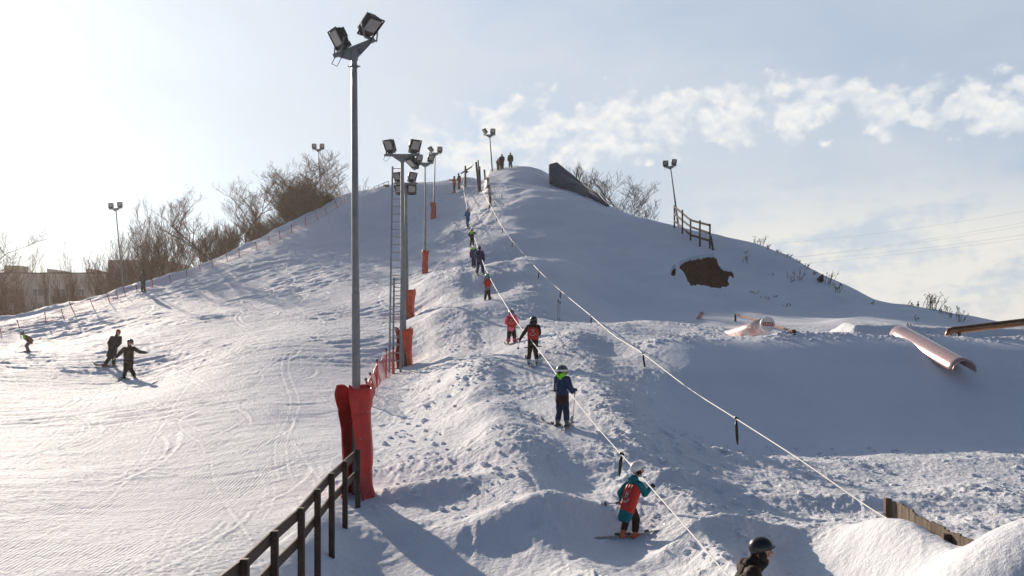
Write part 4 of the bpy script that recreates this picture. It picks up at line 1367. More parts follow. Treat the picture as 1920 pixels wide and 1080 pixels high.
# bare earth cut in the flank, with its leaning timbers
def earth_patch():
    Z = lambda x, y: (1220 + x / 4.5, 440 + y / 4.5)
    c = hit(*Z(460, 330))
    M_EARTH = mat('reddish brown earth', (0.115, 0.042, 0.020), 0.95, 0, 0.1, 0.5, 3.0, 0.06, col2=(0.06, 0.024, 0.014))
    labs = ('large ragged patch of reddish brown earth bare of snow on the right flank', 'small scrap of brown earth at the left tip of the large bare patch')
    for (shp, tx, ts, D), lab in zip(EARTH_SURF, labs):
        n = len(tx); pts = []
        for a, b_, d in zip(tx, ts, D):
            x, z = a * d, b_ * d
            bmp = 0.16 * mnoise.noise(Vector((x * 1.3, z * 1.3, 3))) + 0.10 * mnoise.noise(Vector((x * 4, z * 4, 5))) + 0.05 * mnoise.noise(Vector((x * 11, z * 11, 5)))
            d2 = d + 0.24 + bmp
            pts.append(Vector((a * d2, d2, b_ * d2)))
        bk = [p + Vector((0, 0.5, -0.35)) for p in pts]
        h, w_ = shp; fs = []
        for r_ in range(h - 1):
            for q in range(w_ - 1):
                k = r_ * w_ + q
                fs += [[k, k + w_, k + w_ + 1, k + 1], [n + k, n + k + 1, n + k + w_ + 1, n + k + w_]]
        for q in range(w_ - 1):
            for k, o_ in ((q, 0), ((h - 1) * w_ + q, 1)):
                fs.append([k, k + 1, n + k + 1, n + k] if o_ == 0 else [k + 1, k, n + k, n + k + 1])
        for r_ in range(h - 1):
            for k in (r_ * w_, r_ * w_ + w_ - 1):
                fs.append([k, k + w_, n + k + w_, n + k])
        o = MB().add(pts + bk, fs).build('earth_patch', M_EARTH)
        tag(o, lab, 'bare earth', 'bare earth on the right flank')
    D = c.y - 1.0
    o = MB().beam(at(1352, 506, D - 0.1), at(1373, 569, D - 1.0), 0.16, 0.14).build('timber', M_HILLW); tag(o, 'thick dark timber leaning across the right end of the bare earth', 'timber')
    o = MB().tube([at(1313, 535.5, D - 0.1), at(1331, 571.5, D - 0.6)], 0.028, 6).build('metal_rod', M_DARK); tag(o, 'thin dark rod sticking down from the lower edge of the bare earth', 'rod')
    o = MB().tube([at(1271.5, 524, D - 0.4), at(1271, 540, D - 0.6), at(1273, 551, D - 0.9)], [0.03, 0.02, 0.06], 5).build('dead_branch', M_BARK); tag(o, 'thin dead branch on the snow left of the bare earth', 'branch')
    g = hit(1541, 530, 40)
    o = MB().prism([at(1533.5, 522.5, g.y), at(1544, 513.5, g.y), at(1544.5, 527, g.y), at(1540, 530, g.y)], Vector((0, 0.3, 0))).build('wooden_board', M_HILLW)
    tag(o, 'small pointed brown board standing on the right ridge line', 'board')


earth_patch()


# ---------------------------------------------------------------- buildings
def apartment():
    M_W = mat('grey brown panel concrete', (0.52, 0.41, 0.33), 0.85, 0, 0.2, 0.15, 0.6)
    M_W2 = mat('lighter render', (0.46, 0.41, 0.36), 0.85, 0, 0.2, 0.1, 0.6)
    M_BAL = mat('dark red balcony', (0.22, 0.11, 0.09), 0.8, 0, 0.2, 0.2, 1.0)
    M_PANE = mat('window glass', (0.10, 0.12, 0.14), 0.1, 0, 0.6, 0.2, 1.0)
    M_FR = mat('window frame', (0.55, 0.52, 0.48), 0.6)
    D = 150.0
    L = at(-260, 513, D); Rr = at(205, 513, D); T2 = at(275, 488, D)
    zb = -7.0
    root = thing('apartment_building', 'long grey brown apartment block behind the trees beyond the left ridge', 'building', (L.x, D, zb))
    MB().box(((L.x + Rr.x) / 2, D + 6, (L.z + zb) / 2), (Rr.x - L.x, 12, L.z - zb)).build('wall', M_W, root, world=True)
    MB().box(((Rr.x + T2.x + 3) / 2, D + 5.7, (T2.z + zb) / 2), (T2.x - Rr.x + 3, 12.6, T2.z - zb)).build('stair_tower', M_W, root, world=True)
    MB().box(((L.x + Rr.x) / 2, D + 5.9, L.z + 0.08), (Rr.x - L.x - 0.02, 12.4, 0.15)).build('roof', mat('roof felt', (0.08, 0.07, 0.065), 0.9), root, world=True)
    for px in (93, 166):
        p = at(px, 513, D)
        MB().box((p.x, D + 3, p.z + 0.25), (0.55, 6.6, 0.9)).build('parapet', M_W, root, world=True)
        MB().box((p.x, D - 0.15, (p.z + zb) / 2), (0.35, 0.3, p.z - zb)).build('pilaster', M_W2, root, world=True)
    for px in (126, 137):
        p = at(px, 560, D)
        MB().box((p.x, D - 0.12, p.z), (0.2, 0.24, 4.2)).build('pipe', M_BAL, root, world=True)
    # windows and balconies, storey by storey
    for (y0, y1) in ((541, 556), (566, 581), (591, 606)):
        for (x0, x1) in ((-150, -128), (-100, -78), (-60, -38), (-20, 2), (25, 47), (60, 82), (105, 124), (145, 160), (178, 194), (212, 230), (240, 256)):
            a = at(x0, y0, D); b_ = at(x1, y1, D)
            yy = D - (0.62 if x0 > 205 else 0.0)
            fr = MB().box(((a.x + b_.x) / 2, yy - 0.03, (a.z + b_.z) / 2), (b_.x - a.x, 0.1, a.z - b_.z)).build('window', M_FR, root, world=True)
            g = MB(); w_ = (b_.x - a.x)
            for k in range(2):
                g.box((a.x + w_ * (0.27 + 0.46 * k), yy - 0.09, (a.z + b_.z) / 2), (w_ * 0.38, 0.03, (a.z - b_.z) * 0.82))
            g.build('pane', M_PANE, fr, world=True)
            if x0 in (105, 145, 25, -60, -150):
                MB().box(((a.x + b_.x) / 2, yy - 0.5, b_.z - 0.45), (w_ * 1.15, 0.9, 0.95)).build('balcony', M_BAL, root, world=True)
            elif x0 in (60, 178, -20):
                MB().box((b_.x + 0.55, yy - 0.06, (a.z + b_.z) / 2 - 0.2), (0.8, 0.1, 1.9)).build('panel', M_BAL, root, world=True)
    a = at(-20, 505, D)
    MB().box((a.x + 2.6, D + 3, a.z), (2.2, 3, 1.4)).build('roof_hut', M_W, root, world=True)
    # low shed at the far right
    M_S = mat('beige shed wall', (0.50, 0.42, 0.32), 0.85, 0, 0.2, 0.12, 0.8)
    D2 = 85.0
    a, b_ = at(1800, 611, D2), at(2120, 611, D2)
    root = thing('low_building', 'low beige building with a dark flat roof beyond the right rail', 'building', (a.x, D2, -4))
    MB().box(((a.x + b_.x) / 2, D2 + 4, (a.z - 4) / 2), (b_.x - a.x, 8, a.z + 4)).build('wall', M_S, root, world=True)
    MB().box(((a.x + b_.x) / 2, D2 + 4, a.z + 0.12), (b_.x - a.x + 0.8, 8.8, 0.22)).build('roof', mat('dark roof', (0.06, 0.05, 0.045), 0.7), root, world=True)
    for k in range(5):
        x = a.x + 2.2 + 2.6 * k
        f = MB().box((x, D2 - 0.03, a.z - 1.1), (1.1, 0.08, 0.9)).build('window', M_FR, root, world=True)
        MB().box((x, D2 - 0.085, a.z - 1.1), (0.9, 0.03, 0.72)).build('pane', M_PANE, f, world=True)


apartment()


def power_lines():
    for i, (ya, yb) in enumerate(((457, 396), (489, 417), (491, 424), (497, 440), (505, 447))):
        a = at(1440 - 25 * i, ya, 260); b_ = at(1920, yb, 190); e = at(2300, yb - 70, 160)
        P = []
        for k in range(13):
            t = k / 12
            p = a.lerp(b_, t); p.z -= 1.6 * 4 * t * (1 - t) * 0.5; P.append(p)
        P.append(e)
        o = MB().tube(P, 0.013, 4).build('power_line', M_STEEL)
        tag(o, ['topmost', 'second from the top', 'third from the top', 'fourth from the top', 'lowest'][i] + ' of the thin overhead cables crossing the sky above the right ridge', 'cable', 'overhead cables on the right')


power_lines()


# ---------------------------------------------------------------- people
M_SKIN = mat('skin', (0.52, 0.30, 0.22), 0.55, 0, 0.4, 0.12, 20)
M_EYE = mat('eye', (0.02, 0.015, 0.012), 0.2, 0, 0.5, 0.1)
M_LIP = mat('lips', (0.36, 0.13, 0.11), 0.5)
_cloth = {}


def cloth(name, c, rough=0.75):
    return mat('cloth ' + name, c, rough, 0, 0.25, 0.22, 5.0, 0.004)


BLACK = cloth('black', (0.022, 0.017, 0.016)); BROWNK = cloth('brown black', (0.035, 0.018, 0.014)); TEAL = cloth('teal', (0.005, 0.16, 0.19)); REDV = cloth('red vest', (0.58, 0.035, 0.022), 0.5)
NAVY = cloth('navy', (0.022, 0.045, 0.12)); BLUE = cloth('blue', (0.02, 0.11, 0.26)); LIME = cloth('lime', (0.28, 0.85, 0.05)); PINK = cloth('pink', (0.85, 0.14, 0.26)); GREYC = cloth('grey', (0.16, 0.16, 0.18))
ORNG = cloth('orange', (0.55, 0.13, 0.03)); DKBLUE = cloth('dark blue', (0.018, 0.035, 0.085)); MAROON = cloth('maroon', (0.05, 0.02, 0.022)); PATT = mat('cloth patterned', (0.30, 0.30, 0.28), 0.8, 0, 0.2, 0.5, 26, 0.004, col2=(0.05, 0.07, 0.07))
BRN = cloth('brown', (0.16, 0.065, 0.035)); WHT = mat('white shell', (0.78, 0.77, 0.75), 0.3, 0, 0.5, 0.06, 3, coat=0.3); BLKSH = mat('black shell', (0.012, 0.010, 0.009), 0.28, 0, 0.5, 0.2, 3, coat=0.4)
REDSH = mat('red shell', (0.60, 0.04, 0.02), 0.3, 0, 0.5, 0.1, 3, coat=0.3); GRNSH = mat('green shell', (0.03, 0.30, 0.22), 0.35, 0, 0.5, 0.1, 3, coat=0.3); GRYSH = mat('grey shell', (0.10, 0.11, 0.13), 0.35, 0, 0.5, 0.2, 3, coat=0.3)
PURSH = mat('purple shell', (0.13, 0.12, 0.20), 0.35, 0, 0.5, 0.3, 3, coat=0.3)
BOOTG = mat('grey boots', (0.20, 0.19, 0.18), 0.4, 0, 0.5, 0.3, 8); BOOTO = mat('orange boots', (0.70, 0.14, 0.02), 0.35, 0, 0.5, 0.2, 8); BOOTK = mat('black boots', (0.03, 0.025, 0.022), 0.45, 0, 0.5, 0.3, 8)
BOOTY = mat('yellow boots', (0.60, 0.62, 0.10), 0.4, 0, 0.5, 0.2, 8); BOOTW = mat('white boots', (0.62, 0.60, 0.58), 0.4, 0, 0.5, 0.2, 8); BOOTR = mat('red boots', (0.30, 0.03, 0.04), 0.4, 0, 0.5, 0.2, 8)
SKIT = mat('ski top', (0.10, 0.10, 0.11), 0.3, 0, 0.5, 0.4, 12, coat=0.4, col2=(0.45, 0.43, 0.40)); SKIL = mat('pale ski top', (0.62, 0.60, 0.58), 0.3, 0, 0.5, 0.3, 10, coat=0.4, col2=(0.25, 0.10, 0.10))
LENS = mat('amber lens', (0.45, 0.10, 0.03), 0.12, 0.3, 0.6, 0.3, 5, coat=0.6)


class Fig:
    """frame of a figure: r to its right, f forwards, u up; lengths in units of its height"""
    def __init__(s, loc, H, yaw, lean=(0, 0)):
        s.loc = Vector(loc); s.H = H; y = R(yaw)
        s.r = Vector((math.cos(y), -math.sin(y), 0)); s.f = Vector((math.sin(y), math.cos(y), 0)); s.u = Vector((0, 0, 1))
        s.lean = lean

    def P(s, p):
        u = p[2]
        rr = p[0] + s.lean[0] * u; ff = p[1] + s.lean[1] * u
        return s.loc + (s.r * rr + s.f * ff + s.u * u) * s.H


def person(px, py, py_top, yaw, label, jacket=BLACK, pants=BLACK, boots=BOOTG, glove=BLACK, hat=None, hat_kind='helmet', pose=None, k=1.0, lean=(0, 0), bulk=1.0, headk=1.0, vest=None, hood=None, goggles=None,
           cuffs=None, coat_len=0.47, voxel=0.011, group=None, dist=None, sink=0.0, emblem=False, Hm=None, face=None, boot_cut=0.13, head_yaw=None, hat_mat=None, fur=None, top_panel=None, hips_panel=None, loc=None, bare=False, D=None, glide=None):
    if D is not None:
        g = Vector(((px - 960) / F * D, D, gz((px - 960) / F * D, D)))
    elif loc is not None:
        g = Vector(loc)
    else:
        g = hit(px, py)
    H = Hm or (py - py_top) * g.y / F / k
    g = g - Vector((0, 0, sink))
    root = thing('person', label, 'person', g, 0, group)
    A = Fig((0, 0, 0), H, yaw, lean)
    P = A.P
    p = dict(ankL=(-0.055, 0, 0.055), ankR=(0.055, 0, 0.055), kneL=(-0.055, 0.025, 0.275), kneR=(0.055, 0.025, 0.275), hipL=(-0.05, 0, 0.50), hipR=(0.05, 0, 0.50), pel=(0, 0, 0.53), che=(0, 0.0, 0.72), nek=(0, 0.0, 0.82),
             hed=(0, 0.012, 0.915), shL=(-0.105, 0, 0.79), shR=(0.105, 0, 0.79), elL=(-0.15, -0.02, 0.64), elR=(0.15, -0.02, 0.64), haL=(-0.15, 0.04, 0.49), haR=(0.15, 0.04, 0.49))
    p.update(pose or {})
    V = {k_: P(v) for k_, v in p.items()}
    B = bulk * H
    hk = headk * H
    vx = voxel * H / 1.5
    # ---- the body: one continuous surface
    b = MB()
    for s in 'LR':
        b.cap(V['hip' + s], V['kne' + s], 0.048 * H, 0.034 * H); b.cap(V['kne' + s], V['ank' + s], 0.033 * H, 0.022 * H)
        b.cap(V['ank' + s], V['ank' + s] + A.f * 0.08 * H - A.u * 0.025 * H, 0.022 * H, 0.018 * H)
        b.cap(V['sh' + s], V['el' + s], 0.030 * H, 0.024 * H); b.cap(V['el' + s], V['ha' + s], 0.023 * H, 0.017 * H)
        b.cap(V['nek'], V['sh' + s], 0.034 * H, 0.030 * H)
        b.cap(V['pel'], V['hip' + s], 0.06 * H, 0.05 * H)
        for q in (-1, 1):
            pass
    for q in (-0.035, 0.035):
        o_ = A.r * q * H
        b.cap(V['pel'] + o_, V['che'] + o_, 0.052 * H, 0.060 * H); b.cap(V['che'] + o_, V['nek'] + o_ * 0.5, 0.058 * H, 0.035 * H)
    b.cap(V['nek'], V['hed'], 0.030 * H, 0.030 * H)
    hy = yaw if head_yaw is None else head_yaw
    hf = Vector((math.sin(R(hy)), math.cos(R(hy)), 0)); hr = Vector((math.cos(R(hy)), -math.sin(R(hy)), 0))
    hd = V['hed']
    rotH = Matrix((hr, hf, Vector((0, 0, 1)))).transposed()
    HP = lambda r_, f_, u_: hd + (hr * r_ + hf * f_ + Vector((0, 0, u_))) * hk
    b.ell(hd + Vector((0, 0, 0.008 * hk)), (0.046 * hk, 0.056 * hk, 0.060 * hk), rotH)
    b.cap(HP(0, 0.018, -0.045), HP(0, 0.030, -0.056), 0.030 * hk, 0.020 * hk)       # jaw and chin
    b.cap(HP(0, 0.050, 0.004), HP(0, 0.064, -0.016), 0.0070 * hk, 0.0095 * hk)        # nose
    b.cap(HP(-0.026, 0.046, 0.016), HP(0.026, 0.046, 0.016), 0.008 * hk, 0.008 * hk)   # brow
    b.cap(HP(-0.010, 0.050, -0.032), HP(0.010, 0.050, -0.032), 0.006 * hk, 0.006 * hk)  # mouth
    for s in (-1, 1):
        b.ell(HP(s * 0.047, 0.0, -0.004), (0.006 * hk, 0.012 * hk, 0.018 * hk), rotH, 8, 6)  # ears
        b.cap(HP(s * 0.028, 0.040, -0.010), HP(s * 0.024, 0.040, -0.022), 0.012 * hk, 0.012 * hk)  # cheeks
    if bare:
        for s in 'LR':
            d = (V['ha' + s] - V['el' + s]).normalized()
            sd_ = d.cross(A.u); sd_ = sd_.normalized() if sd_.length > 0.1 else A.r
            nn = sd_.cross(d)
            pm = V['ha' + s] + d * 0.028 * H
            b.cap(V['ha' + s], pm, 0.018 * H, 0.020 * H)
            for i in range(4):
                o_ = sd_ * (i - 1.5) * 0.0095 * H
                k1 = pm + o_ + d * (0.030 - 0.004 * abs(i - 1.2)) * H
                b.cap(pm + o_, k1, 0.0062 * H, 0.0056 * H); b.cap(k1, k1 + (d * 0.8 + nn * 0.5).normalized() * 0.018 * H, 0.0056 * H, 0.0048 * H)
            b.cap(V['ha' + s] + sd_ * 0.012 * H, V['ha' + s] + (d * 0.7 + sd_).normalized() * 0.035 * H, 0.007 * H, 0.006 * H)
    body = remesh(b.build('body', M_SKIN, root), min(vx, 0.0085 * H / 1.5 * 1.6) * (0.62 if face else 1.0), 2)
    if face:
        for s in (-1, 1):
            MB().ell(HP(s * 0.020, 0.0515, 0.004), (0.0075 * hk, 0.004 * hk, 0.0035 * hk), rotH, 8, 5).build('eye', M_EYE, root, smooth=True)
            MB().cap(HP(s * 0.010, 0.0555, 0.0165), HP(s * 0.033, 0.048, 0.0165), 0.0024 * hk, 0.0018 * hk).build('eyebrow', M_BARK, root, smooth=True)
        MB().cap(HP(-0.011, 0.0565, -0.033), HP(0.011, 0.0565, -0.033), 0.0030 * hk, 0.0030 * hk).build('mouth', M_LIP, root, smooth=True)
    # ---- trousers
    t = MB()
    for s in 'LR':
        cut = V['ank' + s].lerp(V['kne' + s], boot_cut)
        t.cap(V['hip' + s], V['kne' + s], 0.062 * B, 0.050 * B); t.cap(V['kne' + s], cut, 0.048 * B, 0.046 * B)
        t.cap(V['pel'], V['hip' + s], 0.070 * B, 0.064 * B)
    remesh(t.build('trousers', pants, root), vx, 2, 0.006 * H, 7.0 / H, seed=px * 0.1)
    if cuffs is not None:
        for s in 'LR':
            a_, c_ = V['ank' + s].lerp(V['kne' + s], 0.10), V['ank' + s].lerp(V['kne' + s], 0.60)
            MB().tube([a_, a_.lerp(c_, 0.3), c_], [0.050 * B, 0.053 * B, 0.051 * B], 14).build('trouser_leg', cuffs, root, smooth=True)
    # ---- jacket
    j = MB()
    hem = V['pel'].lerp(V['che'], (coat_len - 0.53) / 0.19) if coat_len > 0.53 else V['pel'] - (V['che'] - V['pel']).normalized() * (0.53 - coat_len) * H
    for q in (-0.042, 0.0, 0.042):
        o_ = A.r * q * H
        j.cap(hem + o_ * 1.05, V['che'] + o_, 0.066 * B, 0.070 * B); j.cap(V['che'] + o_, V['nek'] + o_ * 0.4 - A.u * 0.015 * H, 0.068 * B, 0.046 * B)
    for s in 'LR':
        w0 = V['el' + s].lerp(V['ha' + s], 0.86)
        j.cap(V['sh' + s], V['el' + s], 0.047 * B, 0.041 * B); j.cap(V['el' + s], w0, 0.041 * B, 0.033 * B)
        j.cap(V['che'] + (V['nek'] - V['che']) * 0.6, V['sh' + s], 0.052 * B, 0.046 * B)
    j.cap(V['nek'] - A.u * 0.01 * H, V['nek'] + A.u * 0.028 * H, 0.046 * B, 0.042 * B)
    jk = remesh(j.build('jacket', jacket, root), vx, 2, 0.007 * H, 6.0 / H, seed=px * 0.1 + 3)
    if hips_panel is not None or top_panel is not None:
        for pm_, m_ in ((hips_panel, 0), (top_panel, 1)):
            if pm_ is None: continue
            c_ = MB()
            for q in (-0.042, 0.0, 0.042):
                o_ = A.r * q * H
                if m_ == 0: c_.cap(hem + o_ * 1.05, hem.lerp(V['che'], 0.32) + o_, 0.0695 * B, 0.070 * B)
                else: c_.cap(V['che'].lerp(V['nek'], 0.25) + o_, V['nek'] + o_ * 0.3 - A.u * 0.012 * H, 0.0715 * B, 0.050 * B)
            remesh(c_.build('jacket_panel', pm_, root), vx, 2, 0.006 * H, 6.0 / H, seed=px * 0.1 + 3)
    # ---- vest
    if vest is not None:
        v_ = MB()
        lo = hem.lerp(V['che'], 0.25)
        for q in (-0.046, 0.0, 0.046):
            o_ = A.r * q * H
            v_.cap(lo + o_, V['che'] + o_, 0.071 * B, 0.076 * B); v_.cap(V['che'] + o_, V['nek'] + o_ * 0.75 - A.u * 0.03 * H, 0.074 * B, 0.046 * B)
        vo = remesh(v_.build('vest', vest, root), vx, 2, 0.004 * H, 5.0 / H, seed=px * 0.1 + 5)
        if emblem:
            bv = BVHTree.FromPolygons([v.co.copy() for v in vo.data.vertices], [list(q.vertices) for q in vo.data.polygons])
            c0 = lo.lerp(V['nek'], 0.46); tp = (V['nek'] - lo).normalized()
            em = MB(); dk = MB()

            def onb(u, v, lift=0.004):
                o_ = c0 + A.r * (u * H * 1.5) + tp * (v * H * 1.5)
                h_, n_, _, _ = bv.ray_cast(o_ - A.f * 0.5 * H, A.f)
                return (h_ + n_ * lift) if h_ is not None else o_ - A.f * 0.08 * H

            def stroke(mb, a_, c_, w_):
                a2 = Vector(a_); c2 = Vector(c_); d_ = (c2 - a2); n_ = Vector((-d_.y, d_.x)).normalized() * w_ / 2 * 0.9
                q = [onb(*(a2 - n_)), onb(*(a2 + n_)), onb(*(c2 + n_)), onb(*(c2 - n_))]
                nn = (q[1] - q[0]).cross(q[3] - q[0]).normalized() * 0.002
                if nn.dot(A.f) > 0: nn = -nn
                mb.prism(q, nn)
            for k_ in range(9):   # arc of white lettering strokes along the lower rim
                a_ = R(200 + 140 * k_ / 8.0)
                stroke(em, (0.033 * math.cos(a_), 0.033 * math.sin(a_)), (0.050 * math.cos(a_), 0.050 * math.sin(a_)), 0.0055)
            for q in (((-0.016, -0.006), (-0.004, 0.030)), ((0.016, -0.004), (0.006, 0.030)), ((-0.022, 0.034), (0.024, 0.030)), ((-0.012, 0.050), (-0.006, 0.034)), ((0.014, 0.050), (0.008, 0.034))):
                stroke(em, q[0], q[1], 0.005)
            for k_ in range(12):  # dark round badge behind them
                a_ = 2 * math.pi * k_ / 12; c_ = 2 * math.pi * (k_ + 1) / 12
                stroke(dk, (0.028 * math.cos(a_), -0.004 + 0.028 * math.sin(a_)), (0.028 * math.cos(c_), -0.004 + 0.028 * math.sin(c_)), 0.006)
            stroke(dk, (-0.009, 0.022), (0.009, 0.022), 0.016)
            e_ = em.build('emblem', M_WHITEP, vo); dk.build('emblem', M_BLACKPL, vo)
    # ---- hood
    if hood is not None:
        h_ = MB()
        bk = V['nek'] - A.f * 0.040 * H + A.u * 0.018 * H
        h_.cap(bk + A.r * 0.040 * H + A.u * 0.02 * H, bk - A.r * 0.040 * H + A.u * 0.02 * H, 0.044 * B, 0.044 * B)
        h_.cap(bk + A.u * 0.02 * H, bk - A.u * 0.035 * H - A.f * 0.012 * H, 0.050 * B, 0.030 * B)
        for s in (-1, 1):
            h_.cap(bk + A.r * s * 0.045 * H + A.u * 0.02 * H, V['nek'] + A.f * 0.03 * H + A.r * s * 0.03 * H, 0.026 * B, 0.018 * B)
        remesh(h_.build('hood', hood, root), vx, 2, 0.005 * H, 9.0 / H)
    if fur is not None:
        f_ = MB(); rsx = random.Random(7)
        for i in range(420):
            a_ = rsx.uniform(0, math.pi * 1.15) + 1.0; rr_ = 0.085 * H
            c_ = V['nek'] + A.r * math.cos(a_) * rr_ * 1.2 - A.f * abs(math.sin(a_)) * rr_ * 0.9 + A.u * rsx.uniform(-0.03, 0.02) * H
            d_ = Vector((rsx.uniform(-1, 1), rsx.uniform(-1, 1), rsx.uniform(-0.3, 1))).normalized()
            f_.tube([c_, c_ + d_ * 0.022 * H], [0.002 * H, 0.0005], 3)
        f_.build('fur_trim', fur, root)
    # ---- headgear
    m_ = hat
    if hat_kind == 'helmet' and m_ is not None:
        h_ = MB()
        up = 0.018
        vs = []; n = 28; nv = 12
        for lay, sc in ((0, 1.0), (1, 0.90)):
            for i in range(nv + 1):
                for k_ in range(n):
                    a_ = 2 * math.pi * k_ / n      # 0 = right, 90 = front
                    fr = math.sin(a_)
                    tmax = R(94) + R(26) * max(0, -fr + 0.25) - R(14) * max(0, fr)
                    th_ = tmax * i / nv
                    rad = (0.069 * sc, (0.080 if fr < 0 else 0.076) * sc, 0.072 * sc)
                    q = Vector((rad[0] * math.sin(th_) * math.cos(a_), rad[1] * math.sin(th_) * fr, rad[2] * math.cos(th_)))
                    if fr > 0.4 and i == nv: q.y += 0.008; 
                    vs.append(HP(q.x, q.y, q.z + up))
        fs = []
        N = (nv + 1) * n
        for i in range(nv):
            for k_ in range(n):
                a_, b_ = i * n + k_, i * n + (k_ + 1) % n
                fs += [[a_, a_ + n, b_ + n, b_], [N + a_, N + b_, N + b_ + n, N + a_ + n]]
        for k_ in range(n):
            a_, b_ = nv * n + k_, nv * n + (k_ + 1) % n
            fs.append([a_, N + a_, N + b_, b_])
        h_.add(vs, fs)
        ho = h_.build('helmet', m_, root, smooth=True)
        for s in (-1, 1):
            MB().ell(HP(s * 0.054, -0.006, -0.024), (0.014 * hk, 0.026 * hk, 0.030 * hk), rotH, 12, 8).build('ear_pad', BLACK, ho, smooth=True)
        st = MB(); st.tube([HP(-0.053, 0.004, -0.045), HP(-0.03, 0.03, -0.072), HP(0.03, 0.03, -0.072), HP(0.053, 0.004, -0.045)], 0.0035 * hk, 5); st.build('chin_strap', BLACK, ho)
        rim = MB(); rim.tube([HP(0.070 * math.cos(R(a_)), 0.080 * math.sin(R(a_)), 0.018 + 0.072 * math.cos(R(94 - 14 * math.sin(R(a_))))) for a_ in range(10, 171, 16)], 0.0035 * hk, 5)
        rim.build('rim', BLACK, ho)
    elif hat_kind == 'beanie' and m_ is not None:
        h_ = MB(); h_.ell(HP(0, -0.004, 0.034), (0.056 * hk, 0.065 * hk, 0.056 * hk), rotH); h_.cap(HP(-0.02, -0.02, 0.0), HP(0.02, -0.02, 0.0), 0.046 * hk, 0.046 * hk)
        remesh(h_.build('hat', m_, root), vx * 0.8, 1)
    elif hat_kind == 'hood' and m_ is not None:
        h_ = MB(); h_.ell(HP(0, -0.016, 0.012), (0.064 * hk, 0.070 * hk, 0.075 * hk), rotH); h_.cap(HP(0, -0.02, -0.02), V['nek'], 0.062 * hk, 0.055 * hk)
        remesh(h_.build('hood', m_, root), vx * 0.8, 1)
    if goggles is not None:
        st = MB(); n = 22
        ring = [HP(0.0735 * math.cos(2 * math.pi * i / n), 0.0815 * math.sin(2 * math.pi * i / n), 0.018) for i in range(n + 1)]
        vs = [q + Vector((0, 0, s * 0.010 * hk)) for q in ring[:-1] for s in (-1, 1)]
        vs += [hd + (q - hd) * 1.03 for q in vs]
        fs = []
        for i in range(n):
            a_, b_ = 2 * i, 2 * ((i + 1) % n); o_ = 2 * n
            fs += [[a_, b_, b_ + 1, a_ + 1], [o_ + a_, o_ + a_ + 1, o_ + b_ + 1, o_ + b_], [a_ + 1, b_ + 1, o_ + b_ + 1, o_ + a_ + 1], [a_, o_ + a_, o_ + b_, b_]]
        st.add(vs, fs); go = st.build('goggles', goggles, root)
        ln = MB(); n = 12; vs = []
        for rr_ in (0.074, 0.066):
            for i in range(n + 1):
                a_ = R(35 + 110 * i / n)
                for u_ in (-0.006, 0.030):
                    vs.append(HP(rr_ * math.cos(a_), rr_ * math.sin(a_), u_))
        fs = []
        o_ = 2 * (n + 1)
        for i in range(n):
            fs += [[2 * i, 2 * i + 1, 2 * i + 3, 2 * i + 2], [o_ + 2 * i, o_ + 2 * i + 2, o_ + 2 * i + 3, o_ + 2 * i + 1], [2 * i, 2 * i + 2, o_ + 2 * i + 2, o_ + 2 * i], [2 * i + 1, o_ + 2 * i + 1, o_ + 2 * i + 3, 2 * i + 3]]
        fs += [[0, o_, o_ + 1, 1], [2 * n, 2 * n + 1, o_ + 2 * n + 1, o_ + 2 * n]]
        ln.add(vs, fs); ln.build('lens', LENS, go, smooth=False)
    # ---- gloves with five fingers each
    if not bare and glove is not None:
        for s in 'LR':
            d = (V['ha' + s] - V['el' + s]).normalized()
            sd_ = d.cross(A.u); sd_ = sd_.normalized() if sd_.length > 0.1 else A.r
            nn = sd_.cross(d)
            if nn.z > 0: nn = -nn
            g_ = MB(); w0 = V['ha' + s] - d * 0.022 * H; pm = V['ha' + s] + d * 0.022 * H
            g_.cap(w0, V['ha' + s], 0.028 * B, 0.025 * B); g_.cap(V['ha' + s], pm, 0.025 * B, 0.026 * B)
            for i in range(4):
                o_ = sd_ * (i - 1.5) * 0.0135 * B
                k1 = pm + o_ + d * (0.020 - 0.003 * abs(i - 1.2)) * B + nn * 0.006 * B
                g_.cap(pm + o_, k1, 0.0095 * B, 0.009 * B); g_.cap(k1, k1 + (d * 0.25 + nn).normalized() * 0.022 * B, 0.009 * B, 0.0075 * B)
            g_.cap(V['ha' + s] + sd_ * 0.02 * B, V['ha' + s] + sd_ * 0.022 * B + (d * 0.7 + nn * 0.7).normalized() * 0.030 * B, 0.010 * B, 0.009 * B)
            remesh(g_.build('glove', glove, root), vx * 0.7, 1)
    # ---- boots
    for s in 'LR':
        a_ = V['ank' + s]; kn = V['kne' + s]
        fwd = A.f if not isinstance(glide, Vector) else glide
        t_ = MB()
        t_.cap(a_ - A.u * 0.004 * H, a_.lerp(kn, 0.42), 0.040 * H, 0.042 * H)
        t_.cap(a_ - fwd * 0.022 * H - A.u * 0.022 * H, a_ + fwd * 0.082 * H - A.u * 0.028 * H, 0.032 * H, 0.027 * H)
        t_.box(a_ + fwd * 0.032 * H - A.u * 0.046 * H, (0.055 * H, 0.175 * H, 0.018 * H), fwd.to_track_quat('Y', 'Z').to_matrix())
        bo = remesh(t_.build('boot', boots, root), vx * 0.9, 1)
        bk_ = MB()
        for u_ in (0.1, 0.28):
            c_ = a_.lerp(kn, u_)
            bk_.tube([c_ + (A.r * math.cos(q) + fwd * math.sin(q)) * 0.043 * H for q in [R(x_) for x_ in range(-60, 241, 30)]], 0.004 * H, 4)
        bk_.build('buckle', M_STEEL, bo)
    return root, V, g, H, A


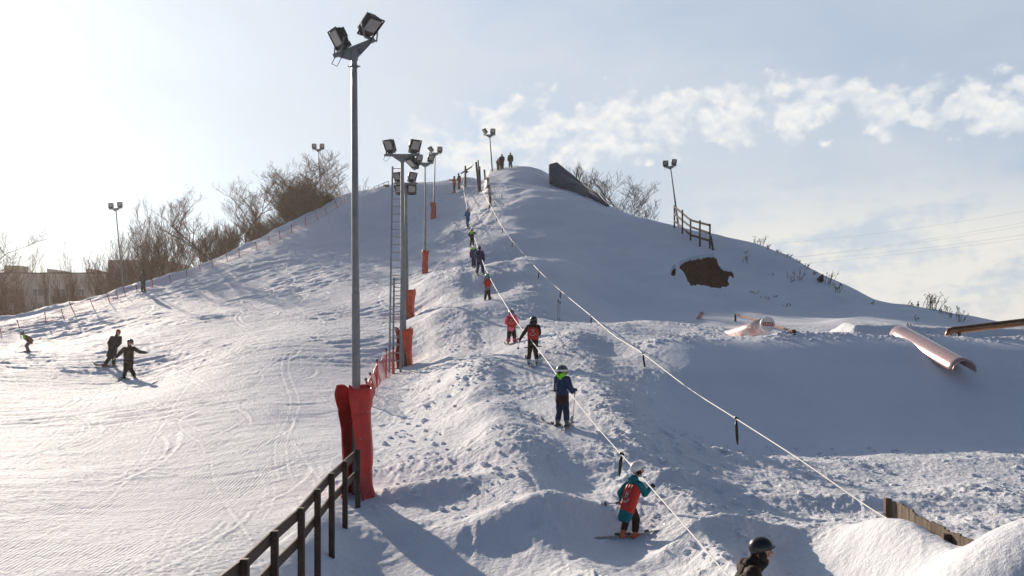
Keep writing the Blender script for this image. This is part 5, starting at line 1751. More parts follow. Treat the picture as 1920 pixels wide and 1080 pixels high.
def ski(c, d, L, m, label, group='skis', w=0.075, zoff=0.0):
    """c: world point under the boot; d: heading"""
    d = Vector(d).normalized()
    ts_ = np.linspace(-0.45, 0.5, 9) * L
    zz = terrain(c.x + d.x * ts_, c.y + d.y * ts_)[0] - (c.z + d.z * ts_)
    c = c + Vector((0, 0, float(np.percentile(zz, 45)) + 0.004))
    root = thing('ski', label, 'ski', c, 0, group)
    s = d.cross(Vector((0, 0, 1))).normalized(); up = s.cross(d)
    prof = [(-0.50, 0.05, 0.6), (-0.47, 0.015, 1.0), (-0.2, 0.006, 0.85), (0.0, 0.010, 0.75), (0.25, 0.006, 0.85), (0.42, 0.012, 1.05), (0.50, 0.05, 0.9), (0.54, 0.085, 0.55), (0.555, 0.105, 0.15)]
    vs = []
    for t, z, k in prof:
        q = c + d * t * L + up * (z + zoff)
        for (x, y) in ((-1, 0), (1, 0), (1, 0.014), (-1, 0.014)):
            vs.append(q + s * x * w / 2 * k + up * y)
    fs = [[i * 4 + k, i * 4 + (k + 1) % 4, i * 4 + 4 + (k + 1) % 4, i * 4 + 4 + k] for i in range(len(prof) - 1) for k in range(4)] + [[3, 2, 1, 0], [len(vs) - 4 + k for k in range(4)]]
    MB().add(vs, fs).build('board', m, root, world=True)
    b = MB(); b.box(c - d * 0.13 + up * (0.035 + zoff), (0.06, 0.07, 0.035), d.to_track_quat('Y', 'Z').to_matrix()); b.build('binding', M_DARK, root, world=True)
    b = MB(); b.box(c + d * 0.16 + up * (0.035 + zoff), (0.06, 0.07, 0.035), d.to_track_quat('Y', 'Z').to_matrix()); b.build('binding', M_DARK, root, world=True)
    return root


def slope_dir(p, d):
    """heading laid on the slope at p"""
    d = Vector((d[0], d[1], 0)).normalized()
    z0, z1 = [float(v) for v in terrain(np.array([p.x - d.x * 0.5, p.x + d.x * 0.5]), np.array([p.y - d.y * 0.5, p.y + d.y * 0.5]), detail=False)[0]]
    return Vector((d.x, d.y, z1 - z0)).normalized()


def skis_for(P_, L, m, who, dirs, up=0.0):
    root, V, g, H, A = P_
    for s, dd, w_ in (('L', dirs[0], 'left'), ('R', dirs[1], 'right')):
        a = g + V['ank' + s]
        c = Vector((a.x, a.y, a.z - 0.085 * H + up)) + Vector((dd[0], dd[1], 0)).normalized() * 0.03 * H
        ski(c, slope_dir(c, dd), L, m, w_ + ' ski of ' + who, 'skis of the people on the hill')


def pole_thing(a, b_, label, rad=0.008, grip=M_BLACKPL, col=M_STEEL):
    root = thing('ski_pole', label, 'ski pole', b_, 0, 'ski poles')
    d = (b_ - a).normalized(); L = (b_ - a).length
    MB().tube([a, b_], [rad, rad * 0.7], 6).build('shaft', col, root, world=True)
    MB().tube([a - d * 0.04, a + d * 0.10], rad * 2.0, 8).build('grip', grip, root, world=True)
    MB().tube([b_ - d * 0.08, b_ - d * 0.065], [0.038, 0.032], 10).build('basket', M_BLACKPL, root, world=True)
    return root


LG = 'people being pulled up on the tow rope'
# child in teal, side on at the bottom
Q = person(1181, 1008, 866, 52, 'child in teal jacket, red bib and white helmet, nearest on the tow rope', jacket=TEAL, pants=BROWNK, boots=BOOTO, glove=BROWNK, hat=WHT, vest=REDV, hood=TEAL, emblem=True, headk=1.33, bulk=1.10, k=1.0, group=LG, voxel=0.009,
           pose=dict(ankL=(-0.06, -0.07, 0.06), ankR=(0.05, 0.04, 0.06), kneL=(-0.06, -0.01, 0.25), kneR=(0.055, 0.06, 0.25), pel=(0, -0.03, 0.44), hipL=(-0.05, -0.03, 0.42), hipR=(0.05, -0.03, 0.42), che=(0, 0.055, 0.63), nek=(0, 0.10, 0.735),
                     hed=(0.0, 0.145, 0.885), shL=(-0.10, 0.075, 0.70), shR=(0.11, 0.085, 0.70), elL=(-0.16, -0.02, 0.58), haL=(-0.10, -0.06, 0.46), elR=(0.15, 0.13, 0.585), haR=(0.13, 0.27, 0.665)),
           coat_len=0.36, boot_cut=0.3, head_yaw=75)
skis_for(Q, 1.20, SKIT, 'the child in teal', [(0.98, 0.15), (0.98, -0.05)])
pole_thing(Q[2] + Q[1]['haL'] + Vector((0, 0, 0.0)), at(1127, 946, Q[2].y - 0.05), 'ski pole trailing from the left hand of the child in teal')
# child in blue with lime hood
Q = person(1054, 800, 686, 35, 'child in navy suit with lime green hood and amber goggles, second on the tow rope', jacket=NAVY, pants=DKBLUE, boots=BOOTG, glove=BROWNK, hat=GRYSH, goggles=WHT, hood=LIME, headk=1.32, bulk=1.08, group=LG, head_yaw=115, face=True, voxel=0.0095,
           hips_panel=BROWNK, coat_len=0.42, boot_cut=0.35, pose=dict(ankL=(-0.085, -0.02, 0.06), ankR=(0.075, 0.02, 0.06), kneL=(-0.07, 0.02, 0.24), kneR=(0.06, 0.03, 0.24), elR=(0.13, 0.10, 0.58), haR=(0.10, 0.24, 0.60), elL=(-0.13, 0.02, 0.60), haL=(-0.02, 0.18, 0.59), hed=(0, 0.0, 0.90)))
skis_for(Q, 1.15, SKIL, 'the child with the lime green hood', [(-0.55, 0.9), (0.25, 0.97)])
pole_thing(Q[2] + Q[1]['haR'], at(1074, 797, Q[2].y), 'ski pole held upright by the child with the lime green hood', col=mat('red shaft', (0.5, 0.05, 0.04), 0.4))
hb = MB().tube([Q[2] + Q[1]['haR'], at(1032, 733, Q[2].y - 0.15)], [0.022, 0.012], 6).build('tow_bar', BROWNK)
tag(hb, 'dark tow handle pressed across the waist of the child with the lime green hood', 'tow handle', 'tow handles on the ropes')
# child in black with red bib
Q = person(998, 681, 594, 8, 'taller child in black with a red bib, arm stretched down, third on the tow rope', jacket=BLACK, pants=BROWNK, boots=BOOTW, glove=BLACK, hat=BLKSH, vest=REDV, hood=BLACK, emblem=True, headk=1.15, bulk=1.05, group=LG,
           lean=(0.03, 0), coat_len=0.46, boot_cut=0.25, pose=dict(ankL=(-0.085, 0, 0.055), ankR=(0.095, 0, 0.055), kneL=(-0.065, 0.02, 0.27), kneR=(0.06, 0.02, 0.27), elL=(-0.20, 0.03, 0.66), haL=(-0.285, 0.06, 0.53), elR=(0.13, 0.08, 0.64), haR=(0.07, 0.20, 0.60), hed=(0, 0.03, 0.92)))
skis_for(Q, 1.30, SKIT, 'the child in black with the red bib', [(-0.1, 1), (0.18, 1)])
pole_thing(Q[2] + Q[1]['haL'] + Vector((0, 0, 0.02)), at(971, 655, Q[2].y + 0.8), 'ski pole hanging from the outstretched hand of the child in black')
hb = MB().tube([at(983, 652, Q[2].y + 0.1), at(1016, 649, Q[2].y + 0.1)], 0.018, 6).build('tow_bar', BLACK); tag(hb, 'tow handle held between the knees of the child in black', 'tow handle', 'tow handles on the ropes')
# small child in pink
Q = person(959, 645, 581, 5, 'small child in pink and red with black trousers on the tow rope', jacket=PINK, pants=BROWNK, boots=BOOTY, glove=GREYC, hat=PURSH, vest=REDV, hood=PINK, emblem=True, headk=1.42, bulk=1.25, group=LG, cuffs=PINK,
           coat_len=0.44, boot_cut=0.2, pose=dict(ankL=(-0.10, 0, 0.055), ankR=(0.10, 0, 0.055), kneL=(-0.08, 0.02, 0.24), kneR=(0.08, 0.02, 0.24), elL=(-0.17, 0.06, 0.62), haL=(-0.10, 0.18, 0.58), elR=(0.17, 0.06, 0.62), haR=(0.10, 0.16, 0.56), hed=(0, 0, 0.885)))
skis_for(Q, 0.95, SKIL, 'the small child in pink', [(-0.25, 1), (0.25, 1)])
# child with green helmet
Q = person(914, 563, 513, 5, 'child with green helmet, patterned jacket and red bib on the tow rope', jacket=PATT, pants=BROWNK, boots=BOOTK, glove=BLACK, hat=GRNSH, vest=REDV, headk=1.28, bulk=1.15, group=LG, voxel=0.013,
           pose=dict(ankL=(-0.09, 0, 0.055), ankR=(0.08, 0, 0.055), elR=(0.17, 0.02, 0.66), haR=(0.13, 0.15, 0.66), elL=(-0.14, 0.06, 0.63), haL=(-0.06, 0.18, 0.60), hed=(0, 0.0, 0.90)), coat_len=0.44)
skis_for(Q, 1.1, SKIT, 'the child with the green helmet', [(-0.1, 1), (0.12, 1)])
# adult in blue and the child in front
Q = person(900, 515, 461, 6, 'adult in dark blue jacket and trousers on the tow rope behind a child in blue', jacket=DKBLUE, pants=NAVY, boots=BOOTY, glove=BLACK, hat=BROWNK, hat_kind='beanie', bulk=1.1, group=LG, lean=(-0.02, 0), voxel=0.013,
           pose=dict(ankL=(-0.10, 0, 0.055), ankR=(0.12, 0, 0.055), kneL=(-0.07, 0.02, 0.27), kneR=(0.085, 0.02, 0.27), elL=(-0.14, 0.05, 0.63), haL=(-0.07, 0.16, 0.52), haR=(0.13, 0.08, 0.52)))
skis_for(Q, 1.6, SKIL, 'the adult in dark blue', [(-0.15, 1), (0.2, 1)])
Q = person(888, 496, 457, 10, 'child in blue with a white helmet close in front of the adult in dark blue', jacket=NAVY, pants=DKBLUE, boots=BOOTR, glove=BLACK, hat=WHT, headk=1.25, bulk=1.1, group=LG, hood=LIME, voxel=0.013, D=60.5, Hm=1.32,
           pose=dict(hed=(0.03, 0.0, 0.90), elR=(0.16, 0.05, 0.66), haR=(0.13, 0.17, 0.72)))
skis_for(Q, 1.1, SKIT, 'the child in blue in front of the adult', [(-0.1, 1), (0.1, 1)])
# child in black and lime
Q = person(885, 463, 429, 8, 'child in black jacket with lime shoulders and a red helmet on the tow rope', jacket=BLACK, pants=BROWNK, boots=BOOTY, glove=BLACK, hat=REDSH, headk=1.22, bulk=1.12, group=LG, hood=LIME, top_panel=LIME, voxel=0.014,
           pose=dict(ankL=(-0.10, 0, 0.055), ankR=(0.08, 0, 0.055), elL=(-0.19, 0.0, 0.68), haL=(-0.12, 0.02, 0.58), elR=(0.18, 0.05, 0.76), haR=(0.20, 0.10, 0.74), hed=(0, 0, 0.90)))
skis_for(Q, 1.1, SKIL, 'the child with lime shoulders', [(-0.15, 1), (0.15, 1)])
Q = person(877, 427, 391, 330, 'skier in bright blue with a red and yellow helmet, highest on the tow rope', jacket=BLUE, pants=BLUE, boots=BOOTY, glove=BLACK, hat=REDSH, headk=1.08, bulk=1.08, group=LG, goggles=BOOTY, voxel=0.014,
           pose=dict(ankL=(-0.05, -0.08, 0.055), ankR=(0.05, 0.08, 0.055), kneL=(-0.05, 0.0, 0.27), kneR=(0.05, 0.07, 0.27), elL=(-0.13, 0.06, 0.66), haL=(-0.10, 0.20, 0.70), elR=(0.12, 0.05, 0.64), haR=(0.08, 0.17, 0.66)))
skis_for(Q, 1.4, SKIL, 'the skier in bright blue', [(-0.2, 1), (0.15, 1)])
# top of the lift
Q = person(852, 361, 330, 292, 'instructor in red jacket standing on skis at the plateau, one arm raised', jacket=cloth('red', (0.50, 0.04, 0.03)), pants=MAROON, boots=BOOTR, glove=BLACK, hat=MAROON, hat_kind='beanie', bulk=1.08, voxel=0.015,
           pose=dict(elL=(-0.10, 0.12, 0.70), haL=(-0.08, 0.25, 0.76), elR=(0.13, 0.06, 0.64), haR=(0.08, 0.16, 0.60)))
skis_for(Q, 1.8, SKIT, 'the instructor in red', [(-1, 0.1), (-1, -0.08)])
Q = person(861, 346, 317, 300, 'person in orange brown ski suit standing behind the instructor at the lift top', jacket=BRN, pants=BRN, boots=BOOTK, glove=BLACK, hat=BRN, hat_kind='beanie', bulk=1.05, voxel=0.015, D=102, Hm=1.65,
           pose=dict(hed=(0, 0.05, 0.91), nek=(0, 0.02, 0.82), elL=(-0.13, 0.03, 0.63), haL=(-0.10, 0.10, 0.55)))
SG = 'people standing on the summit'
person(957, 316, 289, 180, 'person in black jacket standing alone at the right end of the summit group', jacket=BROWNK, pants=BROWNK, boots=BOOTK, glove=BLACK, hat=BLACK, hat_kind='beanie', bulk=1.25, group=SG, voxel=0.015, D=103.5, Hm=1.60, pose=dict(ankL=(-0.08, 0, 0.055), ankR=(0.08, 0, 0.055)))
person(941, 316, 288, 185, 'tallest person in a long dark coat standing next to the child on the summit', jacket=MAROON, pants=MAROON, boots=BOOTK, glove=BLACK, hat=BLACK, hat_kind='beanie', bulk=1.4, group=SG, voxel=0.015, D=104, Hm=1.68, coat_len=0.30, sink=0.15,
       pose=dict(elL=(-0.13, 0.0, 0.64), haL=(-0.10, 0.06, 0.52), elR=(0.13, 0, 0.64), haR=(0.10, 0.06, 0.52)))
person(934, 316, 294, 150, 'child in dark brown standing at the left of the summit group', jacket=BRN, pants=BRN, boots=BOOTK, glove=BLACK, hat=BRN, hat_kind='beanie', bulk=1.35, headk=1.15, group=SG, voxel=0.015, D=103.7, Hm=1.28, coat_len=0.36, sink=0.1,
       pose=dict(elL=(-0.13, 0.0, 0.64), haL=(-0.10, 0.06, 0.52), elR=(0.13, 0, 0.64), haR=(0.10, 0.06, 0.52)))
# left field
person(269, 548, 506, 215, 'person in dark clothes with hood standing on foot at the left net fence', jacket=mat('cloth olive black', (0.045, 0.04, 0.032), 0.8), pants=BLACK, boots=BOOTK, glove=BLACK, hat=BROWNK, hat_kind='hood', bulk=1.1, voxel=0.013,
       pose=dict(ankL=(0.10, 0.0, 0.04), ankR=(-0.11, 0.0, 0.04), kneL=(0.03, 0.05, 0.27), kneR=(-0.07, 0.02, 0.27), hipL=(0.05, 0, 0.5), hipR=(-0.05, 0, 0.5), shL=(0.10, 0, 0.79), shR=(-0.10, 0, 0.79), elL=(0.12, 0.05, 0.63), haL=(0.07, 0.08, 0.53), elR=(-0.13, 0.04, 0.63), haR=(-0.08, 0.07, 0.52), hed=(0.02, 0.02, 0.915)))


def snowboard(c, d, L, label, tilt=0.0):
    d = Vector(d).normalized(); root = thing('snowboard', label, 'snowboard', c, 0, 'snowboards')
    up0 = Vector((0, 0, 1)); s = d.cross(up0).normalized(); up = s.cross(d)
    s, up = s * math.cos(tilt) + up * math.sin(tilt), up * math.cos(tilt) - s * math.sin(tilt)
    vs = []; prof = []
    for k in range(17):
        t = -0.5 + k / 16.0
        e = max(0, abs(t) - 0.38) / 0.12
        prof.append((t, 0.09 * e * e, 0.135 * (1 - 0.12 * (1 - abs(t) / 0.4) if abs(t) < 0.4 else math.sqrt(max(0.02, 1 - e * e)))))
    for t, z, w_ in prof:
        q = c + d * t * L + up * z
        for (x, y) in ((-1, 0), (1, 0), (1, 0.012), (-1, 0.012)):
            vs.append(q + s * x * w_ + up * y)
    fs = [[i * 4 + k, i * 4 + (k + 1) % 4, i * 4 + 4 + (k + 1) % 4, i * 4 + 4 + k] for i in range(16) for k in range(4)] + [[3, 2, 1, 0], [64, 65, 66, 67]]
    MB().add(vs, fs).build('board', mat('snowboard top', (0.16, 0.10, 0.08), 0.35, 0, 0.5, 0.4, 6, col2=(0.45, 0.35, 0.25)), root, world=True)
    for q in (-0.22, 0.22):
        MB().box(c + d * q * L + up * 0.03, (0.22, 0.16, 0.03), Matrix((s, d, up)).transposed()).build('binding', M_DARK, root, world=True)


# snowboarders, riding side on towards the right
Q = person(241, 709, 636, 150, 'snowboarder in black jacket with both arms spread out', jacket=BROWNK, pants=BLACK, boots=BOOTK, bare=True, hat=BLKSH, hat_kind='helmet', bulk=1.12, face=True, headk=1.05, head_yaw=172, voxel=0.011, k=0.93, coat_len=0.40,
           pose=dict(ankL=(0.02, 0.0, 0.055), ankR=(-0.10, 0, 0.055), ankL_=None, kneL=(0.02, 0.09, 0.22), kneR=(-0.05, 0.08, 0.22), hipL=(0.03, 0.02, 0.42), hipR=(-0.05, 0.02, 0.42), pel=(0.0, 0.02, 0.44), che=(-0.02, 0.03, 0.63), nek=(0, 0.04, 0.74), hed=(0.0, 0.05, 0.85),
                     shL=(-0.11, 0.03, 0.71), shR=(0.11, 0.03, 0.70), elL=(-0.25, 0.03, 0.62), haL=(-0.39, 0.03, 0.60), elR=(0.22, 0.05, 0.60), haR=(0.33, 0.06, 0.48)) if False else
           dict(ankL=(-0.13, 0.0, 0.055), ankR=(0.10, 0, 0.055), kneL=(-0.03, 0.10, 0.24), kneR=(0.075, 0.08, 0.22), hipL=(-0.05, 0.0, 0.43), hipR=(0.05, 0.0, 0.43), pel=(0.0, 0.0, 0.45), che=(0.0, 0.03, 0.63), nek=(-0.015, 0.05, 0.74), hed=(-0.03, 0.07, 0.85),
                shL=(-0.115, 0.04, 0.71), shR=(0.10, 0.04, 0.70), elL=(-0.25, 0.04, 0.625), haL=(-0.39, 0.05, 0.61), elR=(0.20, 0.06, 0.60), haR=(0.29, 0.06, 0.50)))
c = Q[2] + (Q[1]['ankL'] + Q[1]['ankR']) / 2; c.z -= 0.055 * Q[3] + 0.01
dd = (Q[1]['ankL'] - Q[1]['ankR']); dd.z = -0.03
snowboard(c, dd, 1.45, 'snowboard under the rider with spread arms')
Q = person(203, 687, 621, 140, 'snowboarder in long dark coat and orange beanie leaning back into the turn', jacket=MAROON, pants=BLACK, boots=BOOTR, glove=BLACK, hat=mat('orange knit', (0.48, 0.10, 0.03), 0.9), hat_kind='beanie', bulk=1.08, face=True, head_yaw=130, voxel=0.011, k=0.90, coat_len=0.34,
           lean=(-0.26, 0.0), pose=dict(ankL=(-0.12, 0.0, 0.055), ankR=(0.10, 0, 0.055), kneL=(-0.055, 0.08, 0.23), kneR=(0.04, 0.07, 0.22), hipL=(-0.05, 0.0, 0.44), hipR=(0.05, 0.0, 0.44), pel=(0.0, 0.0, 0.46), che=(0.0, 0.03, 0.66), nek=(0, 0.03, 0.76), hed=(-0.02, 0.04, 0.86),
                shL=(-0.10, 0.03, 0.73), shR=(0.10, 0.03, 0.73), elL=(-0.12, 0.06, 0.60), haL=(-0.06, 0.10, 0.50), elR=(0.13, -0.02, 0.60), haR=(0.10, 0.04, 0.47)))
c = Q[2] + (Q[1]['ankL'] + Q[1]['ankR']) / 2; c.z -= 0.055 * Q[3]
dd = (Q[1]['ankL'] - Q[1]['ankR']); dd.z = -0.05
snowboard(c, dd, 1.45, 'snowboard under the rider in the long coat', 0.25)
# small skier far left, crouching
Q = person(53, 660, 620, 262, 'crouching skier in grey trousers with lime and orange jacket at the far left', jacket=mat('cloth rust', (0.30, 0.10, 0.05), 0.7), pants=GREYC, boots=BOOTK, glove=BLACK, hat=GRYSH, bulk=1.1, headk=1.15, voxel=0.012, k=0.90, coat_len=0.45,
           pose=dict(ankL=(-0.06, 0.0, 0.055), ankR=(0.06, 0.0, 0.055), kneL=(-0.06, 0.08, 0.25), kneR=(0.06, 0.07, 0.25), hipL=(-0.05, -0.05, 0.44), hipR=(0.05, -0.05, 0.44), pel=(0, -0.05, 0.46), che=(0, 0.10, 0.63), nek=(0, 0.18, 0.70), hed=(0, 0.25, 0.79),
                     shL=(-0.10, 0.14, 0.69), shR=(0.10, 0.14, 0.69), elL=(-0.15, 0.10, 0.56), haL=(-0.13, 0.0, 0.52), elR=(0.15, -0.02, 0.60), haR=(0.14, -0.13, 0.50)))
sl = MB().cap(Q[1]['shL'], Q[1]['elL'], 0.053 * Q[3], 0.048 * Q[3]).build('sleeve', LIME, Q[0], smooth=True)
skis_for(Q, 1.35, SKIT, 'the crouching skier at the far left', [(-1, 0.12), (-1, 0.02)])
pole_thing(Q[2] + Q[1]['haL'], at(38.5, 650, Q[2].y - 0.3), 'ski pole in the left hand of the crouching skier at the far left')
pole_thing(Q[2] + Q[1]['haR'], at(78, 634, Q[2].y + 0.2), 'ski pole stretched back behind the crouching skier at the far left')
# head and shoulders at the bottom edge
D0 = 10.6
Q = person(1413, 0, 0, 88, 'person in dark fur collared jacket and black helmet, cut off by the bottom edge', jacket=BROWNK, pants=BROWNK, boots=BOOTK, glove=BLACK, hat=BLKSH, bulk=1.22, headk=1.12, face=True, voxel=0.008, Hm=1.56, loc=at(1413, 1008, D0) - Vector((0, 0, 1.56 * 1.005)),
           fur=mat('brown fur', (0.16, 0.10, 0.06), 0.9), head_yaw=88,
           pose=dict(hed=(0, 0.055, 0.915), nek=(0, 0.0, 0.815), che=(0, -0.045, 0.70), shL=(-0.115, -0.035, 0.785), shR=(0.115, -0.035, 0.785), elL=(-0.15, 0.02, 0.62), elR=(0.15, 0.02, 0.62), haR=(0.10, 0.16, 0.56), haL=(-0.10, 0.16, 0.56)))
nk = MB(); nk.cap(Q[1]['nek'] + Vector((0, 0, -0.03)), Q[1]['hed'] - Vector((0, 0, 0.115)) + Q[4].f * 0.01, 0.095, 0.070); nk.cap(Q[1]['che'] - Q[4].f * 0.03, Q[1]['nek'] - Q[4].f * 0.035 + Vector((0, 0, 0.01)), 0.13, 0.085)
remesh(nk.build('neck_warmer', BLACK, Q[0]), 0.008, 2, 0.004, 8)
# poles stuck in the snow beneath the return rope
for (x0, y0, x1, y1, l) in ((1046.5, 563, 1046, 600, 'left one of two ski poles stuck upright in the snow below the return rope'), (1050, 566, 1049.5, 601, 'right one of two ski poles stuck upright in the snow below the return rope')):
    g = hit(x1, y1); pole_thing(at(x0, y0, g.y), g - Vector((0, 0, 0.03)), l, rad=0.016)


# ---------------------------------------------------------------- bare trees, bushes and weeds
def grow(rs, height, spread, levels=4, stems=1, lean=(0, 0), kids=(5, 5, 4, 4), r0=0.09, up=0.55, wander=0.18, first=0.25):
    """returns [(polyline, radii, level)]"""
    out = []

    def limb(p, d, L, r, lv):
        n = 6 if lv == 0 else (4 if lv == 1 else 3)
        pts = [p.copy()]; rad = [r]
        for i in range(n):
            d = (d + Vector((rs.gauss(0, wander), rs.gauss(0, wander), rs.gauss(0, wander * 0.5) + (0.06 if lv else 0)))).normalized()
            p = p + d * (L / n); pts.append(p.copy()); rad.append(r * (1 - 0.75 * (i + 1) / n))
        out.append((pts, rad, lv))
        if lv >= levels: return
        nk = kids[min(lv, len(kids) - 1)]
        for k in range(nk):
            t = first + (1 - first) * (k + rs.random()) / nk if lv == 0 else 0.15 + 0.85 * (k + rs.random()) / nk
            f = min(t * n, n - 0.001); i = int(f); q = pts[i].lerp(pts[i + 1], f - i)
            a = rs.uniform(0, 2 * math.pi)
            side = Vector((math.cos(a) * spread, math.sin(a) * spread * 0.9, 0))
            dd = (d * 0.6 + side * rs.uniform(0.6, 1.2) + Vector((0, 0, up * rs.uniform(0.4, 1.3)))).normalized()
            limb(q, dd, L * rs.uniform(0.38, 0.62) * (1.1 - 0.35 * t), max(r * 0.55 * (1 - 0.4 * t), 0.0035), lv + 1)
    for s in range(stems):
        a = rs.uniform(0, 6.28); o = Vector((math.cos(a), math.sin(a), 0)) * (0.12 * s if stems > 1 else 0)
        d = Vector((lean[0] + (rs.uniform(-spread, spread) * 0.55 if stems > 1 else 0), lean[1] + (rs.uniform(-spread, spread) * 0.4 if stems > 1 else 0), 1)).normalized()
        limb(o + Vector((0, 0, -0.3)), d, height * (0.78 if stems == 1 else rs.uniform(0.6, 0.85)), r0 / (1 if stems == 1 else 1.6), 0)
    return out


TK = 1.0


def tree(px, top_py, D, label, kind='tree', seed=1, spread=0.8, stems=1, lean=(0, 0), kids=(7, 5, 4, 4), levels=4, r0=0.09, group=None, name=None, up=0.55, thick=1.0, zsink=0.3, first=0.25, wander=0.18, cm=None, wpx=None):
    x, y = (px - 960) / F * D, D
    z = gz(x, y)
    H = (HOR - top_py) / F * D - z
    rs = random.Random(seed)
    segs = grow(rs, 1.0 * H, spread, levels, stems, lean, kids, r0, up, wander, first)
    zs_ = sorted(p.z for s in segs if s[2] >= 2 for p in s[0])
    zt = zs_[int(len(zs_) * 0.975)]
    k = H / zt
    if wpx:
        xs = sorted(p.x * k for s_ in segs if s_[2] >= 2 for p in s_[0])
        kx = (wpx / F * D) / max(0.1, xs[int(len(xs) * 0.985)] - xs[int(len(xs) * 0.015)])
        segs = [([Vector((p.x * kx, p.y * kx, p.z)) for p in a_], b_, c_) for a_, b_, c_ in segs]
    root = thing(name or 'bare_tree', label, kind, (x, y, z - zsink), 0, group)
    t = MB(); c = MB()
    for pts, rad, lv in segs:
        pts = [p * k for p in pts]
        if lv <= 1: t.tube(pts, [max(r, 0.012 * thick) for r in rad], 5, cap=False)
        else: c.tube(pts, [max(r, 0.0075 * thick * (1.5 if lv == 2 else 1)) for r in rad], 3, cap=False)
    t.build('trunk', M_BARK, root)
    if c.v: c.build('crown', cm or M_TWIG, root)
    return root


TG = 'bare trees and bushes beyond the left ridge'
tree(4, 420, 98, 'broad bare tree at the left frame edge with long arching branches', seed=3, spread=1.0, kids=(12, 7, 5, 4), r0=0.16, group=TG, up=0.35, wpx=165, thick=1.5)
tree(30, 470, 110, 'low bare bush below the arching tree at the left edge', 'bush', 5, 0.9, 6, kids=(8, 6, 5), levels=3, group=TG, name='bare_bush', wpx=90)
tree(8, 520, 92, 'dense brown bush filling the left edge in front of the apartment block', 'bush', 6, 0.9, 9, kids=(9, 7, 6), levels=3, group=TG, name='bare_bush', wpx=110)
tree(102, 487, 97, 'slender bare sapling before the left parapet of the apartment block', seed=9, spread=0.5, kids=(9, 5, 3), levels=3, r0=0.06, group=TG, wpx=45)
tree(120, 512, 95, 'twiggy low bush between the two parapets of the apartment block', 'bush', 10, 0.7, 6, kids=(8, 6, 5), levels=3, group=TG, name='bare_bush', wpx=60)
tree(158, 473, 99, 'narrow upright birch like sapling before the right parapet', seed=12, spread=0.28, kids=(14, 5, 3), levels=3, r0=0.06, group=TG, up=0.9, wpx=34)
tree(200, 480, 92, 'thin bush leaning left beside the leaning floodlight mast', 'bush', 14, 0.9, 4, lean=(-0.45, 0), kids=(8, 6, 5), levels=3, group=TG, name='bare_bush', wpx=70)
tree(247, 440, 95, 'tall thin bush just right of the leaning floodlight mast', 'bush', 15, 0.75, 5, lean=(-0.25, 0), kids=(8, 6, 5), levels=3, group=TG, name='bare_bush', wpx=80)
tree(298, 402, 97, 'large rounded bare bush over the stair tower of the apartment block', 'bush', 16, 0.85, 9, kids=(10, 8, 6), levels=3, group=TG, name='bare_bush', thick=1.25, wpx=115)
tree(438, 372, 99, 'bare tree leaning left with pale branches, left of the tall tree', seed=20, spread=0.85, lean=(-0.75, 0), kids=(12, 7, 6, 3), r0=0.15, group=TG, wpx=110)
tree(462, 324, 101, 'tall bare tree with a round crown in the middle of the left ridge', seed=22, spread=0.75, lean=(-0.05, 0), kids=(14, 8, 6, 4), r0=0.13, group=TG, up=0.6, wpx=120)
tree(420, 425, 98, 'dark thicket bush at the foot of the tall tree', 'bush', 24, 0.9, 8, kids=(9, 7, 6), levels=3, group=TG, name='bare_bush', thick=1.3, wpx=80)
tree(490, 418, 100, 'brown bush right beside the tall tree', 'bush', 25, 0.8, 8, kids=(9, 7, 6), levels=3, group=TG, name='bare_bush', thick=1.2, wpx=75)
tree(528, 400, 103, 'brown bush left of the dense pointed clump', 'bush', 26, 0.8, 8, kids=(9, 7, 6), levels=3, group=TG, name='bare_bush', thick=1.2, wpx=80)
tree(568, 302, 106, 'biggest dense bare clump with a pointed top near the ridge mast', seed=28, spread=0.62, stems=5, kids=(11, 8, 6, 3), r0=0.13, group=TG, up=0.5, thick=1.35, wpx=125)
tree(560, 352, 103, 'dense dark bush in front of the pointed clump', 'bush', 29, 0.85, 9, kids=(10, 8, 6), levels=3, group=TG, name='bare_bush', thick=1.4, wpx=90)
tree(606, 362, 106, 'dense dark bush round the foot of the ridge mast', 'bush', 30, 0.75, 9, kids=(10, 8, 6), levels=3, group=TG, name='bare_bush', thick=1.4, wpx=80)
tree(590, 372, 103, 'low dark bush right under the ridge mast', 'bush', 31, 0.8, 7, kids=(9, 7, 6), levels=3, group=TG, name='bare_bush', thick=1.3, wpx=80)
tree(637, 342, 108, 'thin sapling on the ridge just left of the tallest mast', seed=33, spread=0.35, kids=(6, 4, 3), levels=3, r0=0.04, group=TG)
tree(671, 330, 112, 'twiggy sapling seen just behind the tallest mast', seed=34, spread=0.5, stems=3, kids=(6, 5, 3), levels=3, r0=0.05, group=TG, wpx=40)
for i, (px_, ty_, w_, l_) in enumerate(((222, 485, 60, 'low twiggy bush right at the foot of the leaning mast'), (272, 425, 70, 'rounded bush between the leaning mast and the large rounded bush'), 
                                  (395, 430, 70, 'wide bush under the tree that leans left'), (445, 412, 80, 'brown bush under the left half of the tall tree'), (508, 412, 60, 'upright brown bush in the gap right of the tall tree'),
                                  (548, 345, 70, 'upright bush leaning on the left of the pointed clump'), (592, 358, 60, 'upright bush on the right shoulder of the pointed clump'))):
    tree(px_, ty_, 98 + i, l_, 'bush', 200 + i, 0.7, 7, kids=(8, 6, 5), levels=3, group=TG, name='bare_bush', thick=1.05, wpx=w_)
TR = 'bare saplings behind the right flank'
tree(1085, 302, 100, 'pair of thin upright saplings right behind the blue ramp', seed=40, spread=0.22, stems=2, kids=(6, 4, 3), levels=3, r0=0.05, group=TR, up=0.9)
tree(1105, 300, 99, 'slender bare sapling standing over the middle of the blue ramp', seed=41, spread=0.42, kids=(11, 6, 4), levels=3, r0=0.06, group=TR, up=0.6, wpx=60)
